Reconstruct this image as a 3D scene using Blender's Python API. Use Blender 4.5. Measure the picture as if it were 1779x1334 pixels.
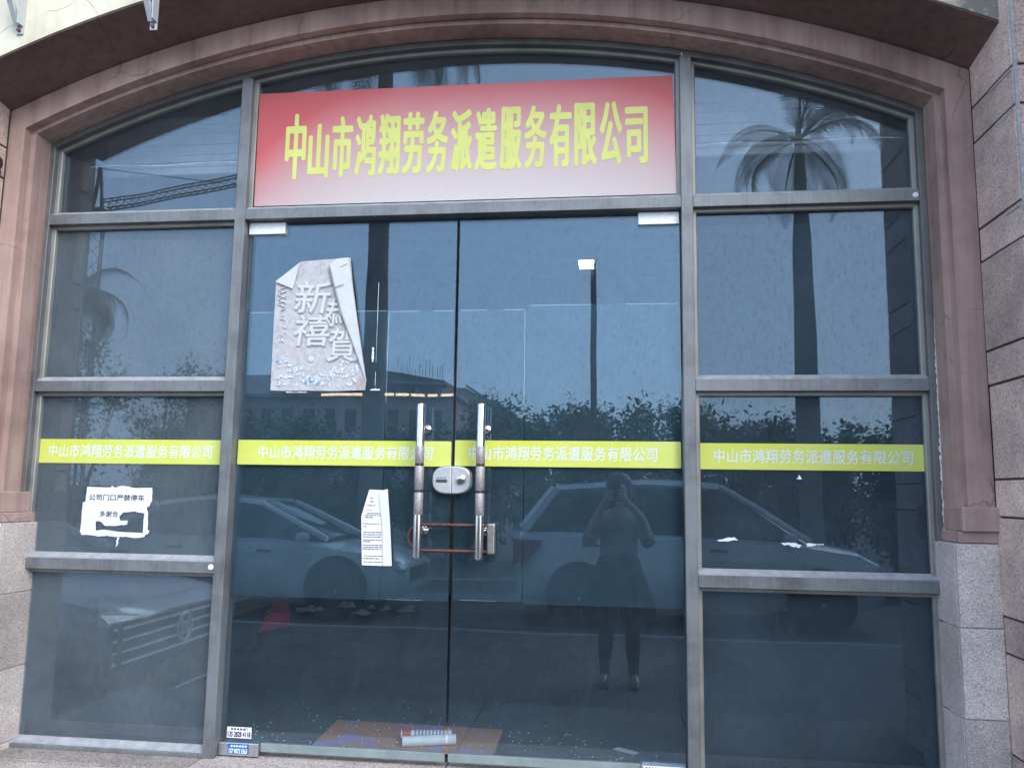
import bpy, bmesh, math, random
from mathutils import Vector, Matrix, noise as mnoise
rnd = random.Random(7)
PI = math.pi
scene = bpy.context.scene
for o in list(bpy.data.objects): bpy.data.objects.remove(o)
COL = scene.collection

# ------------------------------------------------------------------ camera
cam_d = bpy.data.cameras.new('camera'); cam = bpy.data.objects.new('camera', cam_d); COL.objects.link(cam)
cam_d.sensor_width = 36; cam_d.sensor_fit = 'HORIZONTAL'; cam_d.lens = 28.891
cam_d.clip_start = 0.01; cam_d.clip_end = 4000
RT, FW, UP = Vector((.992254, .123389, .014408)), Vector((-.124214, .983767, .129512)), Vector((.001806, -.130298, .991473))
M = Matrix((( RT.x, UP.x, -FW.x, .64), (RT.y, UP.y, -FW.y, -3.1623), (RT.z, UP.z, -FW.z, 1.0853), (0, 0, 0, 1)))
cam.matrix_world = M
scene.camera = cam
# ------------------------------------------------------------------ sky, sun, exposure
SUN_EL, SUN_AZ = math.radians(38), math.radians(142)       # azimuth clockwise from +Y
world = bpy.data.worlds.new('World'); scene.world = world; world.use_nodes = True
wn = world.node_tree.nodes; wl = world.node_tree.links
sky = wn.new('ShaderNodeTexSky'); sky.sky_type = 'NISHITA'; sky.sun_disc = False
sky.sun_elevation = SUN_EL; sky.sun_rotation = SUN_AZ
sky.air_density = 1.0; sky.dust_density = 2.0; sky.ozone_density = 1.5; sky.altitude = 0
hsv = wn.new('ShaderNodeHueSaturation'); hsv.inputs['Saturation'].default_value = .9
bg = wn['Background']; bg.inputs['Strength'].default_value = .15
ovc = wn.new('ShaderNodeMix'); ovc.data_type = 'RGBA'; ovc.inputs[0].default_value = .72      # even cloud layer over the clear sky
ovc.inputs[7].default_value = (4.3, 5.3, 6.7, 1)
wl.new(sky.outputs[0], hsv.inputs['Color']); wl.new(hsv.outputs[0], ovc.inputs[6]); wl.new(ovc.outputs[2], bg.inputs['Color'])
sun_d = bpy.data.lights.new('sun', 'SUN'); sun_d.energy = 1.12; sun_d.angle = math.radians(35); sun_d.color = (1, .965, .91)
sun = bpy.data.objects.new('sun', sun_d); COL.objects.link(sun)
sdir = Vector((math.sin(SUN_AZ)*math.cos(SUN_EL), math.cos(SUN_AZ)*math.cos(SUN_EL), math.sin(SUN_EL)))
sun.rotation_euler = (-sdir).to_track_quat('-Z', 'Y').to_euler(); sun.location = sdir*30
vs = scene.view_settings
vs.view_transform = 'Standard'; vs.look = 'None'; vs.gamma = 1; vs.use_curve_mapping = False; vs.exposure = 1.3
scene.cycles.max_bounces = 7; scene.cycles.glossy_bounces = 4; scene.cycles.transparent_max_bounces = 14
scene.cycles.use_denoising = True

# ------------------------------------------------------------------ materials
MATS = {}
def nodes(name):
    m = bpy.data.materials.new(name); m.use_nodes = True; MATS[name] = m
    nt = m.node_tree; return m, nt, nt.nodes, nt.links, nt.nodes['Principled BSDF']
def N(n, t, **kw):
    x = n.new(t)
    for k, v in kw.items():
        if k in x.inputs: x.inputs[k].default_value = v
        else: setattr(x, k, v)
    return x
def ramp(n, stops):
    r = n.new('ShaderNodeValToRGB'); e = r.color_ramp.elements
    while len(e) < len(stops): e.new(.5)
    for i, (p, c) in enumerate(stops): e[i].position = p; e[i].color = (*c, 1) if len(c) == 3 else c
    return r
def plain(name, col, rough=.6, metal=0, var=.12, scale=12, bump=0, bscale=None, spec=.5, stretch=None, coat=0):
    m, nt, n, l, b = nodes(name)
    tc = n.new('ShaderNodeTexCoord'); mp = n.new('ShaderNodeMapping'); l.new(tc.outputs['Object'], mp.inputs[0])
    if stretch: mp.inputs['Scale'].default_value = stretch
    nz = N(n, 'ShaderNodeTexNoise', Scale=scale, Detail=6, Roughness=.6); l.new(mp.outputs[0], nz.inputs[0])
    lo = tuple(c*(1-var) for c in col); hi = tuple(min(1, c*(1+var)) for c in col)
    r = ramp(n, [(.3, lo), (.7, hi)]); l.new(nz.outputs[0], r.inputs[0]); l.new(r.outputs[0], b.inputs['Base Color'])
    b.inputs['Roughness'].default_value = rough; b.inputs['Metallic'].default_value = metal
    b.inputs['Specular IOR Level'].default_value = spec; b.inputs['Coat Weight'].default_value = coat
    if bump:
        nb = N(n, 'ShaderNodeTexNoise', Scale=bscale or scale*5, Detail=8, Roughness=.65); l.new(mp.outputs[0], nb.inputs[0])
        bp = N(n, 'ShaderNodeBump', Strength=bump, Distance=.01); l.new(nb.outputs[0], bp.inputs['Height']); l.new(bp.outputs[0], b.inputs['Normal'])
    return m
def emit(name, col, s):
    m, nt, n, l, b = nodes(name); b.inputs['Base Color'].default_value = (*col, 1)
    b.inputs['Emission Color'].default_value = (*col, 1); b.inputs['Emission Strength'].default_value = s; return m

def stucco(name, col, stain, pale, streak=.8):
    """painted render: patchy weathering, vertical rain streaks, fine grit"""
    m, nt, n, l, b = nodes(name)
    tc = n.new('ShaderNodeTexCoord')
    n1 = N(n, 'ShaderNodeTexNoise', Scale=2.2, Detail=8, Roughness=.65); l.new(tc.outputs['Object'], n1.inputs[0])
    mp = n.new('ShaderNodeMapping'); mp.inputs['Scale'].default_value = (16, 16, .9); l.new(tc.outputs['Object'], mp.inputs[0])
    n2 = N(n, 'ShaderNodeTexNoise', Scale=1.6, Detail=5, Roughness=.6); l.new(mp.outputs[0], n2.inputs[0])
    r1 = ramp(n, [(.36, stain), (.52, col), (.72, pale)]); l.new(n1.outputs[0], r1.inputs[0])
    r2 = ramp(n, [(.30, (.66, .63, .63)), (.58, (1, 1, 1))]); l.new(n2.outputs[0], r2.inputs[0])
    mx = N(n, 'ShaderNodeMix', data_type='RGBA', blend_type='MULTIPLY'); mx.inputs[0].default_value = streak
    l.new(r1.outputs[0], mx.inputs[6]); l.new(r2.outputs[0], mx.inputs[7])
    nd = N(n, 'ShaderNodeTexNoise', Scale=6, Detail=5); l.new(tc.outputs['Object'], nd.inputs[0])                       # hairline cracks
    vm = N(n, 'ShaderNodeMix', data_type='RGBA', blend_type='LINEAR_LIGHT'); vm.inputs[0].default_value = .09; l.new(tc.outputs['Object'], vm.inputs[6]); l.new(nd.outputs['Color'], vm.inputs[7])
    vo = N(n, 'ShaderNodeTexVoronoi', Scale=1.9); vo.feature = 'DISTANCE_TO_EDGE'; l.new(vm.outputs[2], vo.inputs['Vector'])
    rc = ramp(n, [(.0, (.42, .40, .40)), (.006, (1, 1, 1))]); l.new(vo.outputs['Distance'], rc.inputs[0])
    rk = ramp(n, [(.50, (0, 0, 0)), (.56, (.8, .8, .8))]); l.new(n1.outputs[0], rk.inputs[0])
    m3 = N(n, 'ShaderNodeMix', data_type='RGBA', blend_type='MULTIPLY'); l.new(rk.outputs[0], m3.inputs[0]); l.new(mx.outputs[2], m3.inputs[6]); l.new(rc.outputs[0], m3.inputs[7]); l.new(m3.outputs[2], b.inputs['Base Color'])
    n3 = N(n, 'ShaderNodeTexNoise', Scale=170, Detail=6, Roughness=.7); l.new(tc.outputs['Object'], n3.inputs[0])
    n4 = N(n, 'ShaderNodeTexNoise', Scale=9, Detail=5); l.new(tc.outputs['Object'], n4.inputs[0])
    ad = N(n, 'ShaderNodeMath', operation='MULTIPLY_ADD'); ad.inputs[1].default_value = 3; l.new(n4.outputs[0], ad.inputs[0]); l.new(n3.outputs[0], ad.inputs[2])
    bp = N(n, 'ShaderNodeBump', Strength=.28, Distance=.003); l.new(ad.outputs[0], bp.inputs['Height']); l.new(bp.outputs[0], b.inputs['Normal'])
    b.inputs['Roughness'].default_value = .8; return m
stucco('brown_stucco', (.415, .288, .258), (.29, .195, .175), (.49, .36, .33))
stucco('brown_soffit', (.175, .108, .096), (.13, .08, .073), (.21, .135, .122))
CW = stucco('cream_wall', (.66, .63, .50), (.50, .47, .37), (.72, .70, .59), .25)

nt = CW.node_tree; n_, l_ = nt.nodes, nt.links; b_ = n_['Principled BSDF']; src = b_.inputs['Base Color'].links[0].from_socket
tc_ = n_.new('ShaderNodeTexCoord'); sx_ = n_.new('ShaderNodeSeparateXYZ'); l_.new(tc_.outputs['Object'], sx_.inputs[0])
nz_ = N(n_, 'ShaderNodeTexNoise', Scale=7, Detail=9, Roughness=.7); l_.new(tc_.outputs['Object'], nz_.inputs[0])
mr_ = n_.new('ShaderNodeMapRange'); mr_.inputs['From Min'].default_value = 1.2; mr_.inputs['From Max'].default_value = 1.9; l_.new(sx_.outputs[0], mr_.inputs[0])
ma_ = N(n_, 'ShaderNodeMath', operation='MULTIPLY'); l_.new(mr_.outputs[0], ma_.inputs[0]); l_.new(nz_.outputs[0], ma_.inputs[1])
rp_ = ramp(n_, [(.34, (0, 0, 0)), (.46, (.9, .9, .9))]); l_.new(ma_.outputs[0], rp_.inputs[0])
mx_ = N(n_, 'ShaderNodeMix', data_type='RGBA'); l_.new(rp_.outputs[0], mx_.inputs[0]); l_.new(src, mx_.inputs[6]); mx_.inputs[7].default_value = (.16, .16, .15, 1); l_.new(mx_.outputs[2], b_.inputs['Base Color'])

def granite(name, base, dark, light, scale=260, wear=None):
    m, nt, n, l, b = nodes(name)
    tc = n.new('ShaderNodeTexCoord'); oi = n.new('ShaderNodeObjectInfo')
    v = N(n, 'ShaderNodeTexVoronoi', Scale=scale); l.new(tc.outputs['Object'], v.inputs['Vector'])
    sp = n.new('ShaderNodeSeparateColor'); l.new(v.outputs['Color'], sp.inputs[0])
    r = ramp(n, [(.0, dark), (.22, dark), (.3, base), (.74, base), (.82, light), (1, light)]); r.color_ramp.interpolation = 'LINEAR'; l.new(sp.outputs[0], r.inputs[0])
    n1 = N(n, 'ShaderNodeTexNoise', Scale=4.5, Detail=7, Roughness=.7); l.new(tc.outputs['Object'], n1.inputs[0])
    w = wear or ((.72, .70, .70), (1.1, 1.08, 1.06))
    r2 = ramp(n, [(.33, w[0]), (.68, w[1])]); l.new(n1.outputs[0], r2.inputs[0])
    mx = N(n, 'ShaderNodeMix', data_type='RGBA', blend_type='MULTIPLY'); mx.inputs[0].default_value = 1
    l.new(r.outputs[0], mx.inputs[6]); l.new(r2.outputs[0], mx.inputs[7])
    hs = n.new('ShaderNodeHueSaturation'); ma = N(n, 'ShaderNodeMath', operation='MULTIPLY_ADD'); ma.inputs[1].default_value = .42; ma.inputs[2].default_value = .78
    l.new(oi.outputs['Random'], ma.inputs[0]); l.new(ma.outputs[0], hs.inputs['Value']); l.new(mx.outputs[2], hs.inputs['Color']); l.new(hs.outputs[0], b.inputs['Base Color'])
    n3 = N(n, 'ShaderNodeTexNoise', Scale=120, Detail=8, Roughness=.7); l.new(tc.outputs['Object'], n3.inputs[0])
    bp = N(n, 'ShaderNodeBump', Strength=.55, Distance=.004); l.new(n3.outputs[0], bp.inputs['Height']); l.new(bp.outputs[0], b.inputs['Normal'])
    b.inputs['Roughness'].default_value = .72; return m
granite('granite', (.60, .545, .53), (.34, .295, .285), (.74, .69, .67), 430)
granite('clad_stone', (.64, .505, .46), (.46, .35, .32), (.72, .585, .54), 190, ((.62, .60, .62), (1.12, 1.06, 1.03)))
granite('sill_stone', (.40, .36, .345), (.24, .2, .19), (.5, .46, .44), 200)
plain('mortar_pale', (.47, .47, .48), .9, var=.25, scale=60, bump=.5)
plain('smear', (.47, .42, .41), .9, var=.3, scale=90, bump=.5)
plain('dark_tile', (.06, .062, .066), .6, var=.25, scale=6)
plain('mortar_dark', (.09, .08, .08), .95, var=.2)

def alu(name, col, dirt=.35):
    m, nt, n, l, b = nodes(name)
    tc = n.new('ShaderNodeTexCoord')
    n1 = N(n, 'ShaderNodeTexNoise', Scale=6, Detail=9, Roughness=.7); l.new(tc.outputs['Object'], n1.inputs[0])
    mp = n.new('ShaderNodeMapping'); mp.inputs['Scale'].default_value = (90, 90, 5); l.new(tc.outputs['Object'], mp.inputs[0])
    n2 = N(n, 'ShaderNodeTexNoise', Scale=1, Detail=4); l.new(mp.outputs[0], n2.inputs[0])
    r = ramp(n, [(.34, tuple(c*(1-dirt) for c in col)), (.55, col), (.8, tuple(min(1, c*1.18) for c in col))])
    mm = N(n, 'ShaderNodeMath', operation='MULTIPLY_ADD'); mm.inputs[1].default_value = .25; l.new(n2.outputs[0], mm.inputs[0])
    ms = N(n, 'ShaderNodeMath', operation='MULTIPLY'); ms.inputs[1].default_value = .76; l.new(n1.outputs[0], ms.inputs[0]); l.new(ms.outputs[0], mm.inputs[2])
    l.new(mm.outputs[0], r.inputs[0]); l.new(r.outputs[0], b.inputs['Base Color'])
    rr = ramp(n, [(.3, (.34,)*3), (.7, (.58,)*3)]); l.new(n1.outputs[0], rr.inputs[0]); l.new(rr.outputs[0], b.inputs['Roughness'])
    b.inputs['Metallic'].default_value = .35
    bp = N(n, 'ShaderNodeBump', Strength=.06, Distance=.002); l.new(n1.outputs[0], bp.inputs['Height']); l.new(bp.outputs[0], b.inputs['Normal'])
    return m
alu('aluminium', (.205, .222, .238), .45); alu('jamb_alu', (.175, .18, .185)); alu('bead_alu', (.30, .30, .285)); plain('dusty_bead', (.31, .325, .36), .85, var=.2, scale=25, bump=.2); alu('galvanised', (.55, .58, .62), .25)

def glass(name, refl, tint, dust_lo, dust_hi, dustcol, nscale, gcol, rough=0.0, streak=True):
    """coated sheet glass: mirror share + see-through share + a film of dust"""
    m, nt, n, l, b = nodes(name); n.remove(b); out = n['Material Output']
    tr = N(n, 'ShaderNodeBsdfTransparent', Color=(*tint, 1)); gl = N(n, 'ShaderNodeBsdfGlossy', Color=(*gcol, 1), Roughness=rough)
    m1 = n.new('ShaderNodeMixShader'); m1.inputs[0].default_value = refl; l.new(tr.outputs[0], m1.inputs[1]); l.new(gl.outputs[0], m1.inputs[2])
    tg = n.new('ShaderNodeTexCoord'); mg = n.new('ShaderNodeMapping'); mg.inputs['Scale'].default_value = (70, 70, 26); l.new(tg.outputs['Object'], mg.inputs[0])
    ng = N(n, 'ShaderNodeTexNoise', Scale=1.6, Detail=6, Roughness=.7); l.new(mg.outputs[0], ng.inputs[0])
    rg_ = ramp(n, [(.36, tuple(c*.72 for c in gcol)), (.50, gcol)]); l.new(ng.outputs[0], rg_.inputs[0]); l.new(rg_.outputs[0], gl.inputs['Color'])
    nw = N(n, 'ShaderNodeTexNoise', Scale=2.3, Detail=1); l.new(tg.outputs['Object'], nw.inputs[0])           # slight waviness of the sheet
    bw = N(n, 'ShaderNodeBump', Strength=1, Distance=.0005); l.new(nw.outputs[0], bw.inputs['Height']); l.new(bw.outputs[0], gl.inputs['Normal'])
    df = N(n, 'ShaderNodeBsdfDiffuse', Color=(*dustcol, 1))
    tc = n.new('ShaderNodeTexCoord')
    a = N(n, 'ShaderNodeTexNoise', Scale=nscale, Detail=9, Roughness=.68); l.new(tc.outputs['Object'], a.inputs[0])
    mp = n.new('ShaderNodeMapping'); mp.inputs['Scale'].default_value = (46, 46, 7); l.new(tc.outputs['Object'], mp.inputs[0])
    s = N(n, 'ShaderNodeTexNoise', Scale=2.2, Detail=5, Roughness=.7); l.new(mp.outputs[0], s.inputs[0])
    mm = N(n, 'ShaderNodeMath', operation='MULTIPLY_ADD'); mm.inputs[1].default_value = .5; l.new(s.outputs[0], mm.inputs[0])
    ms = N(n, 'ShaderNodeMath', operation='MULTIPLY'); ms.inputs[1].default_value = .5; l.new(a.outputs[0], ms.inputs[0]); l.new(ms.outputs[0], mm.inputs[2])
    mr = n.new('ShaderNodeMapRange'); mr.inputs['From Min'].default_value = .34; mr.inputs['From Max'].default_value = .68
    mr.inputs['To Min'].default_value = dust_lo; mr.inputs['To Max'].default_value = dust_hi; l.new(mm.outputs[0], mr.inputs[0])
    v = N(n, 'ShaderNodeTexVoronoi', Scale=34); l.new(tc.outputs['Object'], v.inputs['Vector'])
    sp = N(n, 'ShaderNodeMath', operation='LESS_THAN'); sp.inputs[1].default_value = .035; l.new(v.outputs['Distance'], sp.inputs[0])
    sc = n.new('ShaderNodeSeparateColor'); l.new(v.outputs['Color'], sc.inputs[0])
    g2 = N(n, 'ShaderNodeMath', operation='GREATER_THAN'); g2.inputs[1].default_value = .86; l.new(sc.outputs[0], g2.inputs[0])
    mu = N(n, 'ShaderNodeMath', operation='MULTIPLY'); l.new(sp.outputs[0], mu.inputs[0]); l.new(g2.outputs[0], mu.inputs[1])
    mu2 = N(n, 'ShaderNodeMath', operation='MULTIPLY_ADD'); mu2.inputs[1].default_value = .4; l.new(mu.outputs[0], mu2.inputs[0]); l.new(mr.outputs[0], mu2.inputs[2])
    m2 = n.new('ShaderNodeMixShader'); l.new(mu2.outputs[0], m2.inputs[0]); l.new(m1.outputs[0], m2.inputs[1]); l.new(df.outputs[0], m2.inputs[2])
    l.new(m2.outputs[0], out.inputs[0]); return m
glass('door_glass', .10, (.84, .88, .9), .004, .036, (.30, .44, .60), 7, (.57, .79, 1))
glass('side_glass', .088, (.60, .64, .66), .012, .095, (.33, .46, .60), 3, (.60, .80, 1))
glass('dusty_lit_glass', .088, (.60, .64, .66), .06, .20, (.40, .49, .57), 3, (.64, .82, 1))  # left panes: heavier dust stands in for stronger light on that side
glass('lunette_glass', .09, (.88, .9, .92), .012, .05, (.42, .5, .58), 4, (.62, .81, 1))
plain('door_film', (.030, .060, .078), .55, var=.3, scale=5, spec=.3)
plain('side_film', (.055, .085, .12), .6, var=.25, scale=4, spec=.3)
plain('interior_wall', (.62, .64, .63), .9, var=.15, scale=3)
plain('interior_floor', (.10, .11, .115), .7, var=.3, scale=6, bump=.2)
plain('steel', (.62, .61, .6), .16, 1, var=.12, scale=40)
plain('brushed_steel', (.62, .64, .67), .34, 1, var=.14, scale=60, stretch=(1, 1, 12))
plain('worn_grip', (.36, .33, .34), .5, .5, var=.4, scale=120, bump=.2)
plain('rust_rod', (.16, .075, .06), .42, .6, var=.4, scale=50)
plain('lock_body', (.33, .31, .29), .4, .8, var=.2, scale=50)
plain('clamp', (.82, .84, .86), .4, .2, var=.1, scale=80, bump=.1)  # near-white base colour stands in for sky reflected in the metal
plain('lock_case', (.66, .67, .7), .3, .55, var=.08, scale=40)
plain('black', (.02, .02, .022), .5)
plain('white_ink', (.66, .74, .70), .5, var=.06)
plain('dark_ink', (.045, .045, .07), .6)
plain('paper', (.78, .80, .83), .75, var=.04, scale=30)
plain('paper_shade', (.70, .73, .80), .75, var=.05, scale=30)
plain('notice_paper', (.72, .76, .80), .8, var=.14, scale=25)
plain('blue_sticker', (.03, .13, .38), .5, var=.3, scale=60)
plain('yellow_lettering', (.60, .64, .18), .45, var=.08, scale=8)
plain('reflection_strip', (.20, .25, .26), .5, var=.2, scale=10)
plain('cap_white', (.8, .82, .84), .5)
def strip_mat():
    m, nt, n, l, b = nodes('yellow_strip'); tc = n.new('ShaderNodeTexCoord')
    a = N(n, 'ShaderNodeTexNoise', Scale=2.6, Detail=3); l.new(tc.outputs['Object'], a.inputs[0])
    r = ramp(n, [(.35, (.59, .63, .06)), (.62, (.62, .69, .20))]); l.new(a.outputs[0], r.inputs[0]); l.new(r.outputs[0], b.inputs['Base Color']); b.inputs['Roughness'].default_value = .42
    w = N(n, 'ShaderNodeTexNoise', Scale=14, Detail=4); l.new(tc.outputs['Object'], w.inputs[0]); bp = N(n, 'ShaderNodeBump', Strength=.35, Distance=.006); l.new(w.outputs[0], bp.inputs['Height']); l.new(bp.outputs[0], b.inputs['Normal'])
strip_mat()
def sign_mat():
    """faded print: red border melting into near-white towards the lower middle"""
    m, nt, n, l, b = nodes('sign_print'); tc = n.new('ShaderNodeTexCoord'); sx = n.new('ShaderNodeSeparateXYZ'); l.new(tc.outputs['Object'], sx.inputs[0])
    def mth(op, a, bb=None, c=None):
        k = N(n, 'ShaderNodeMath', operation=op)
        for i, q in enumerate((a, bb, c)):
            if q is None: continue
            if isinstance(q, (int, float)): k.inputs[i].default_value = q
            else: l.new(q, k.inputs[i])
        return k.outputs[0]
    u = mth('DIVIDE', sx.outputs[0], .88); v = mth('DIVIDE', sx.outputs[2], .505)        # u -1..1, v 0 bottom..1 top
    au = mth('POWER', mth('ABSOLUTE', mth('SUBTRACT', u, .12)), 3.2)
    e = mth('ADD', mth('MULTIPLY', v, .92), mth('MULTIPLY', au, .42))
    nz = N(n, 'ShaderNodeTexNoise', Scale=5, Detail=8, Roughness=.7); l.new(tc.outputs['Object'], nz.inputs[0])
    e = mth('ADD', e, mth('MULTIPLY', mth('SUBTRACT', nz.outputs[0], .5), .16))
    r = ramp(n, [(.02, (.52, .49, .50)), (.30, (.51, .41, .425)), (.56, (.50, .31, .335)), (.80, (.53, .185, .20)), (1, (.52, .095, .105))]); l.new(e, r.inputs[0])
    n2 = N(n, 'ShaderNodeTexNoise', Scale=130, Detail=5, Roughness=.75); l.new(tc.outputs['Object'], n2.inputs[0])
    f = mth('MULTIPLY', mth('GREATER_THAN', n2.outputs[0], .56), mth('MAXIMUM', mth('SUBTRACT', .42, v), 0))
    mx = N(n, 'ShaderNodeMix', data_type='RGBA'); l.new(f, mx.inputs[0]); l.new(r.outputs[0], mx.inputs[6]); mx.inputs[7].default_value = (.42, .36, .37, 1)
    l.new(mx.outputs[2], b.inputs['Base Color']); b.inputs['Roughness'].default_value = .45
    w = N(n, 'ShaderNodeTexNoise', Scale=5, Detail=4); l.new(tc.outputs['Object'], w.inputs[0]); bp = N(n, 'ShaderNodeBump', Strength=.3, Distance=.012); l.new(w.outputs[0], bp.inputs['Height']); l.new(bp.outputs[0], b.inputs['Normal'])
sign_mat()
def poster_mat():
    m, nt, n, l, b = nodes('poster_paper'); tc = n.new('ShaderNodeTexCoord')
    a = N(n, 'ShaderNodeTexNoise', Scale=38, Detail=8, Roughness=.75); l.new(tc.outputs['Object'], a.inputs[0])
    r = ramp(n, [(.32, (.33, .32, .34)), (.5, (.45, .45, .49)), (.7, (.53, .54, .58))]); l.new(a.outputs[0], r.inputs[0])
    c = N(n, 'ShaderNodeTexNoise', Scale=9, Detail=6); l.new(tc.outputs['Object'], c.inputs[0])
    r2 = ramp(n, [(.56, (1, 1, 1)), (.76, (.74, .56, .48))]); l.new(c.outputs[0], r2.inputs[0])
    mx = N(n, 'ShaderNodeMix', data_type='RGBA', blend_type='MULTIPLY'); mx.inputs[0].default_value = .8; l.new(r.outputs[0], mx.inputs[6]); l.new(r2.outputs[0], mx.inputs[7])
    l.new(mx.outputs[2], b.inputs['Base Color']); b.inputs['Roughness'].default_value = .7
    bp = N(n, 'ShaderNodeBump', Strength=.3, Distance=.002); l.new(a.outputs[0], bp.inputs['Height']); l.new(bp.outputs[0], b.inputs['Normal'])
poster_mat()
plain('poster_relief', (.55, .58, .595), .55, var=.06, scale=40)
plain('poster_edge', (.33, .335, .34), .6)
plain('poster_floral', (.62, .70, .80), .6, var=.18, scale=60)
plain('poster_blue', (.09, .28, .62), .6, var=.3, scale=60)
def mat_mat():
    m, nt, n, l, b = nodes('door_mat'); tc = n.new('ShaderNodeTexCoord')
    a = N(n, 'ShaderNodeTexNoise', Scale=5.5, Detail=7, Roughness=.6); l.new(tc.outputs['Object'], a.inputs[0])
    r = ramp(n, [(.52, (.50, .27, .17)), (.60, (.38, .30, .58))]); l.new(a.outputs[0], r.inputs[0]); l.new(r.outputs[0], b.inputs['Base Color']); b.inputs['Roughness'].default_value = .9
mat_mat()
plain('broom_red', (.85, .06, .17), .5); plain('broom_dark', (.42, .05, .07), .5)
plain('litter_white', (.75, .77, .8), .8)
plain('tube_white', (.8, .82, .86), .6); plain('tube_print', (.30, .32, .36), .6); plain('tube_red', (.6, .12, .08), .6)
plain('shutter', (.70, .72, .73), .5)
def paving():
    m, nt, n, l, b = nodes('paving'); tc = n.new('ShaderNodeTexCoord'); sx = n.new('ShaderNodeSeparateXYZ'); l.new(tc.outputs['Object'], sx.inputs[0])
    w = N(n, 'ShaderNodeTexWave', Scale=9); w.bands_direction = 'X'; l.new(tc.outputs['Object'], w.inputs[0])
    a = N(n, 'ShaderNodeTexNoise', Scale=3, Detail=9, Roughness=.7); l.new(tc.outputs['Object'], a.inputs[0])
    r = ramp(n, [(.3, (.045, .047, .048)), (.7, (.085, .085, .084))]); l.new(a.outputs[0], r.inputs[0])
    r2 = ramp(n, [(.2, (.86, .86, .86)), (.6, (1, 1, 1))]); l.new(w.outputs[0], r2.inputs[0])
    mx = N(n, 'ShaderNodeMix', data_type='RGBA', blend_type='MULTIPLY'); mx.inputs[0].default_value = 1; l.new(r.outputs[0], mx.inputs[6]); l.new(r2.outputs[0], mx.inputs[7]); l.new(mx.outputs[2], b.inputs['Base Color'])
    bp = N(n, 'ShaderNodeBump', Strength=.35, Distance=.006); l.new(w.outputs[0], bp.inputs['Height']); l.new(bp.outputs[0], b.inputs['Normal']); b.inputs['Roughness'].default_value = .85
paving()
plain('asphalt', (.055, .056, .058), .9, var=.25, scale=2, bump=.4, bscale=90)
plain('kerb_stone', (.16, .16, .155), .85, var=.2)
plain('soil', (.07, .055, .04), .95)
plain('car_white', (.46, .47, .48), .22, coat=.6, var=.02)
plain('car_silver', (.46, .47, .48), .22, .4, coat=.6, var=.02)
plain('car_glass', (.012, .016, .02), .06, spec=.6)
plain('tyre', (.022, .022, .024), .85); plain('rim', (.4, .41, .43), .3, .9)
plain('headlight', (.55, .58, .6), .1, coat=1); plain('taillight', (.16, .012, .015), .2, coat=1)
plain('chrome', (.85, .86, .88), .12, 1, var=.02); plain('grille_black', (.018, .019, .02), .4); plain('plate_blue', (.03, .09, .4), .4)
plain('trunk_grey', (.17, .16, .145), .9, var=.25, scale=5, bump=.5, bscale=20)
plain('palm_green', (.045, .075, .028), .55, var=.25); plain('shaft_green', (.07, .12, .04), .5)
plain('bark', (.09, .07, .05), .9, var=.3, bump=.5)
def leafmat(name, a, c):
    m, nt, n, l, b = nodes(name); oi = n.new('ShaderNodeNewGeometry'); r = ramp(n, [(0, a), (1, c)]); l.new(oi.outputs['Random Per Island'], r.inputs[0])
    l.new(r.outputs[0], b.inputs['Base Color']); b.inputs['Roughness'].default_value = .45; b.inputs['Specular IOR Level'].default_value = .4
leafmat('leaf', (.03, .062, .018), (.11, .17, .05)); leafmat('leaf_dark', (.022, .045, .018), (.06, .10, .035))
plain('lamp_pole', (.06, .065, .07), .5, .3); emit('lamp_led', (1, .97, .9), 14)
plain('pink_render', (.42, .31, .29), .85, var=.12, scale=1); plain('roof_grey', (.26, .25, .26), .8); plain('window_dark', (.03, .04, .05), .2)
emit('light_strip', (1, .55, .28), 4)
plain('concrete', (.2, .2, .21), .9); plain('rebar', (.09, .09, .1), .8); plain('crane_paint', (.12, .11, .10), .7)
plain('skin', (.30, .19, .14), .5, var=.05); plain('blouse', (.20, .205, .215), .8, var=.06, scale=30); plain('skirt_black', (.016, .017, .02), .8); plain('hair', (.02, .017, .015), .5)
plain('shoe', (.02, .02, .02), .35); plain('phone', (.025, .025, .03), .25)

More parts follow.
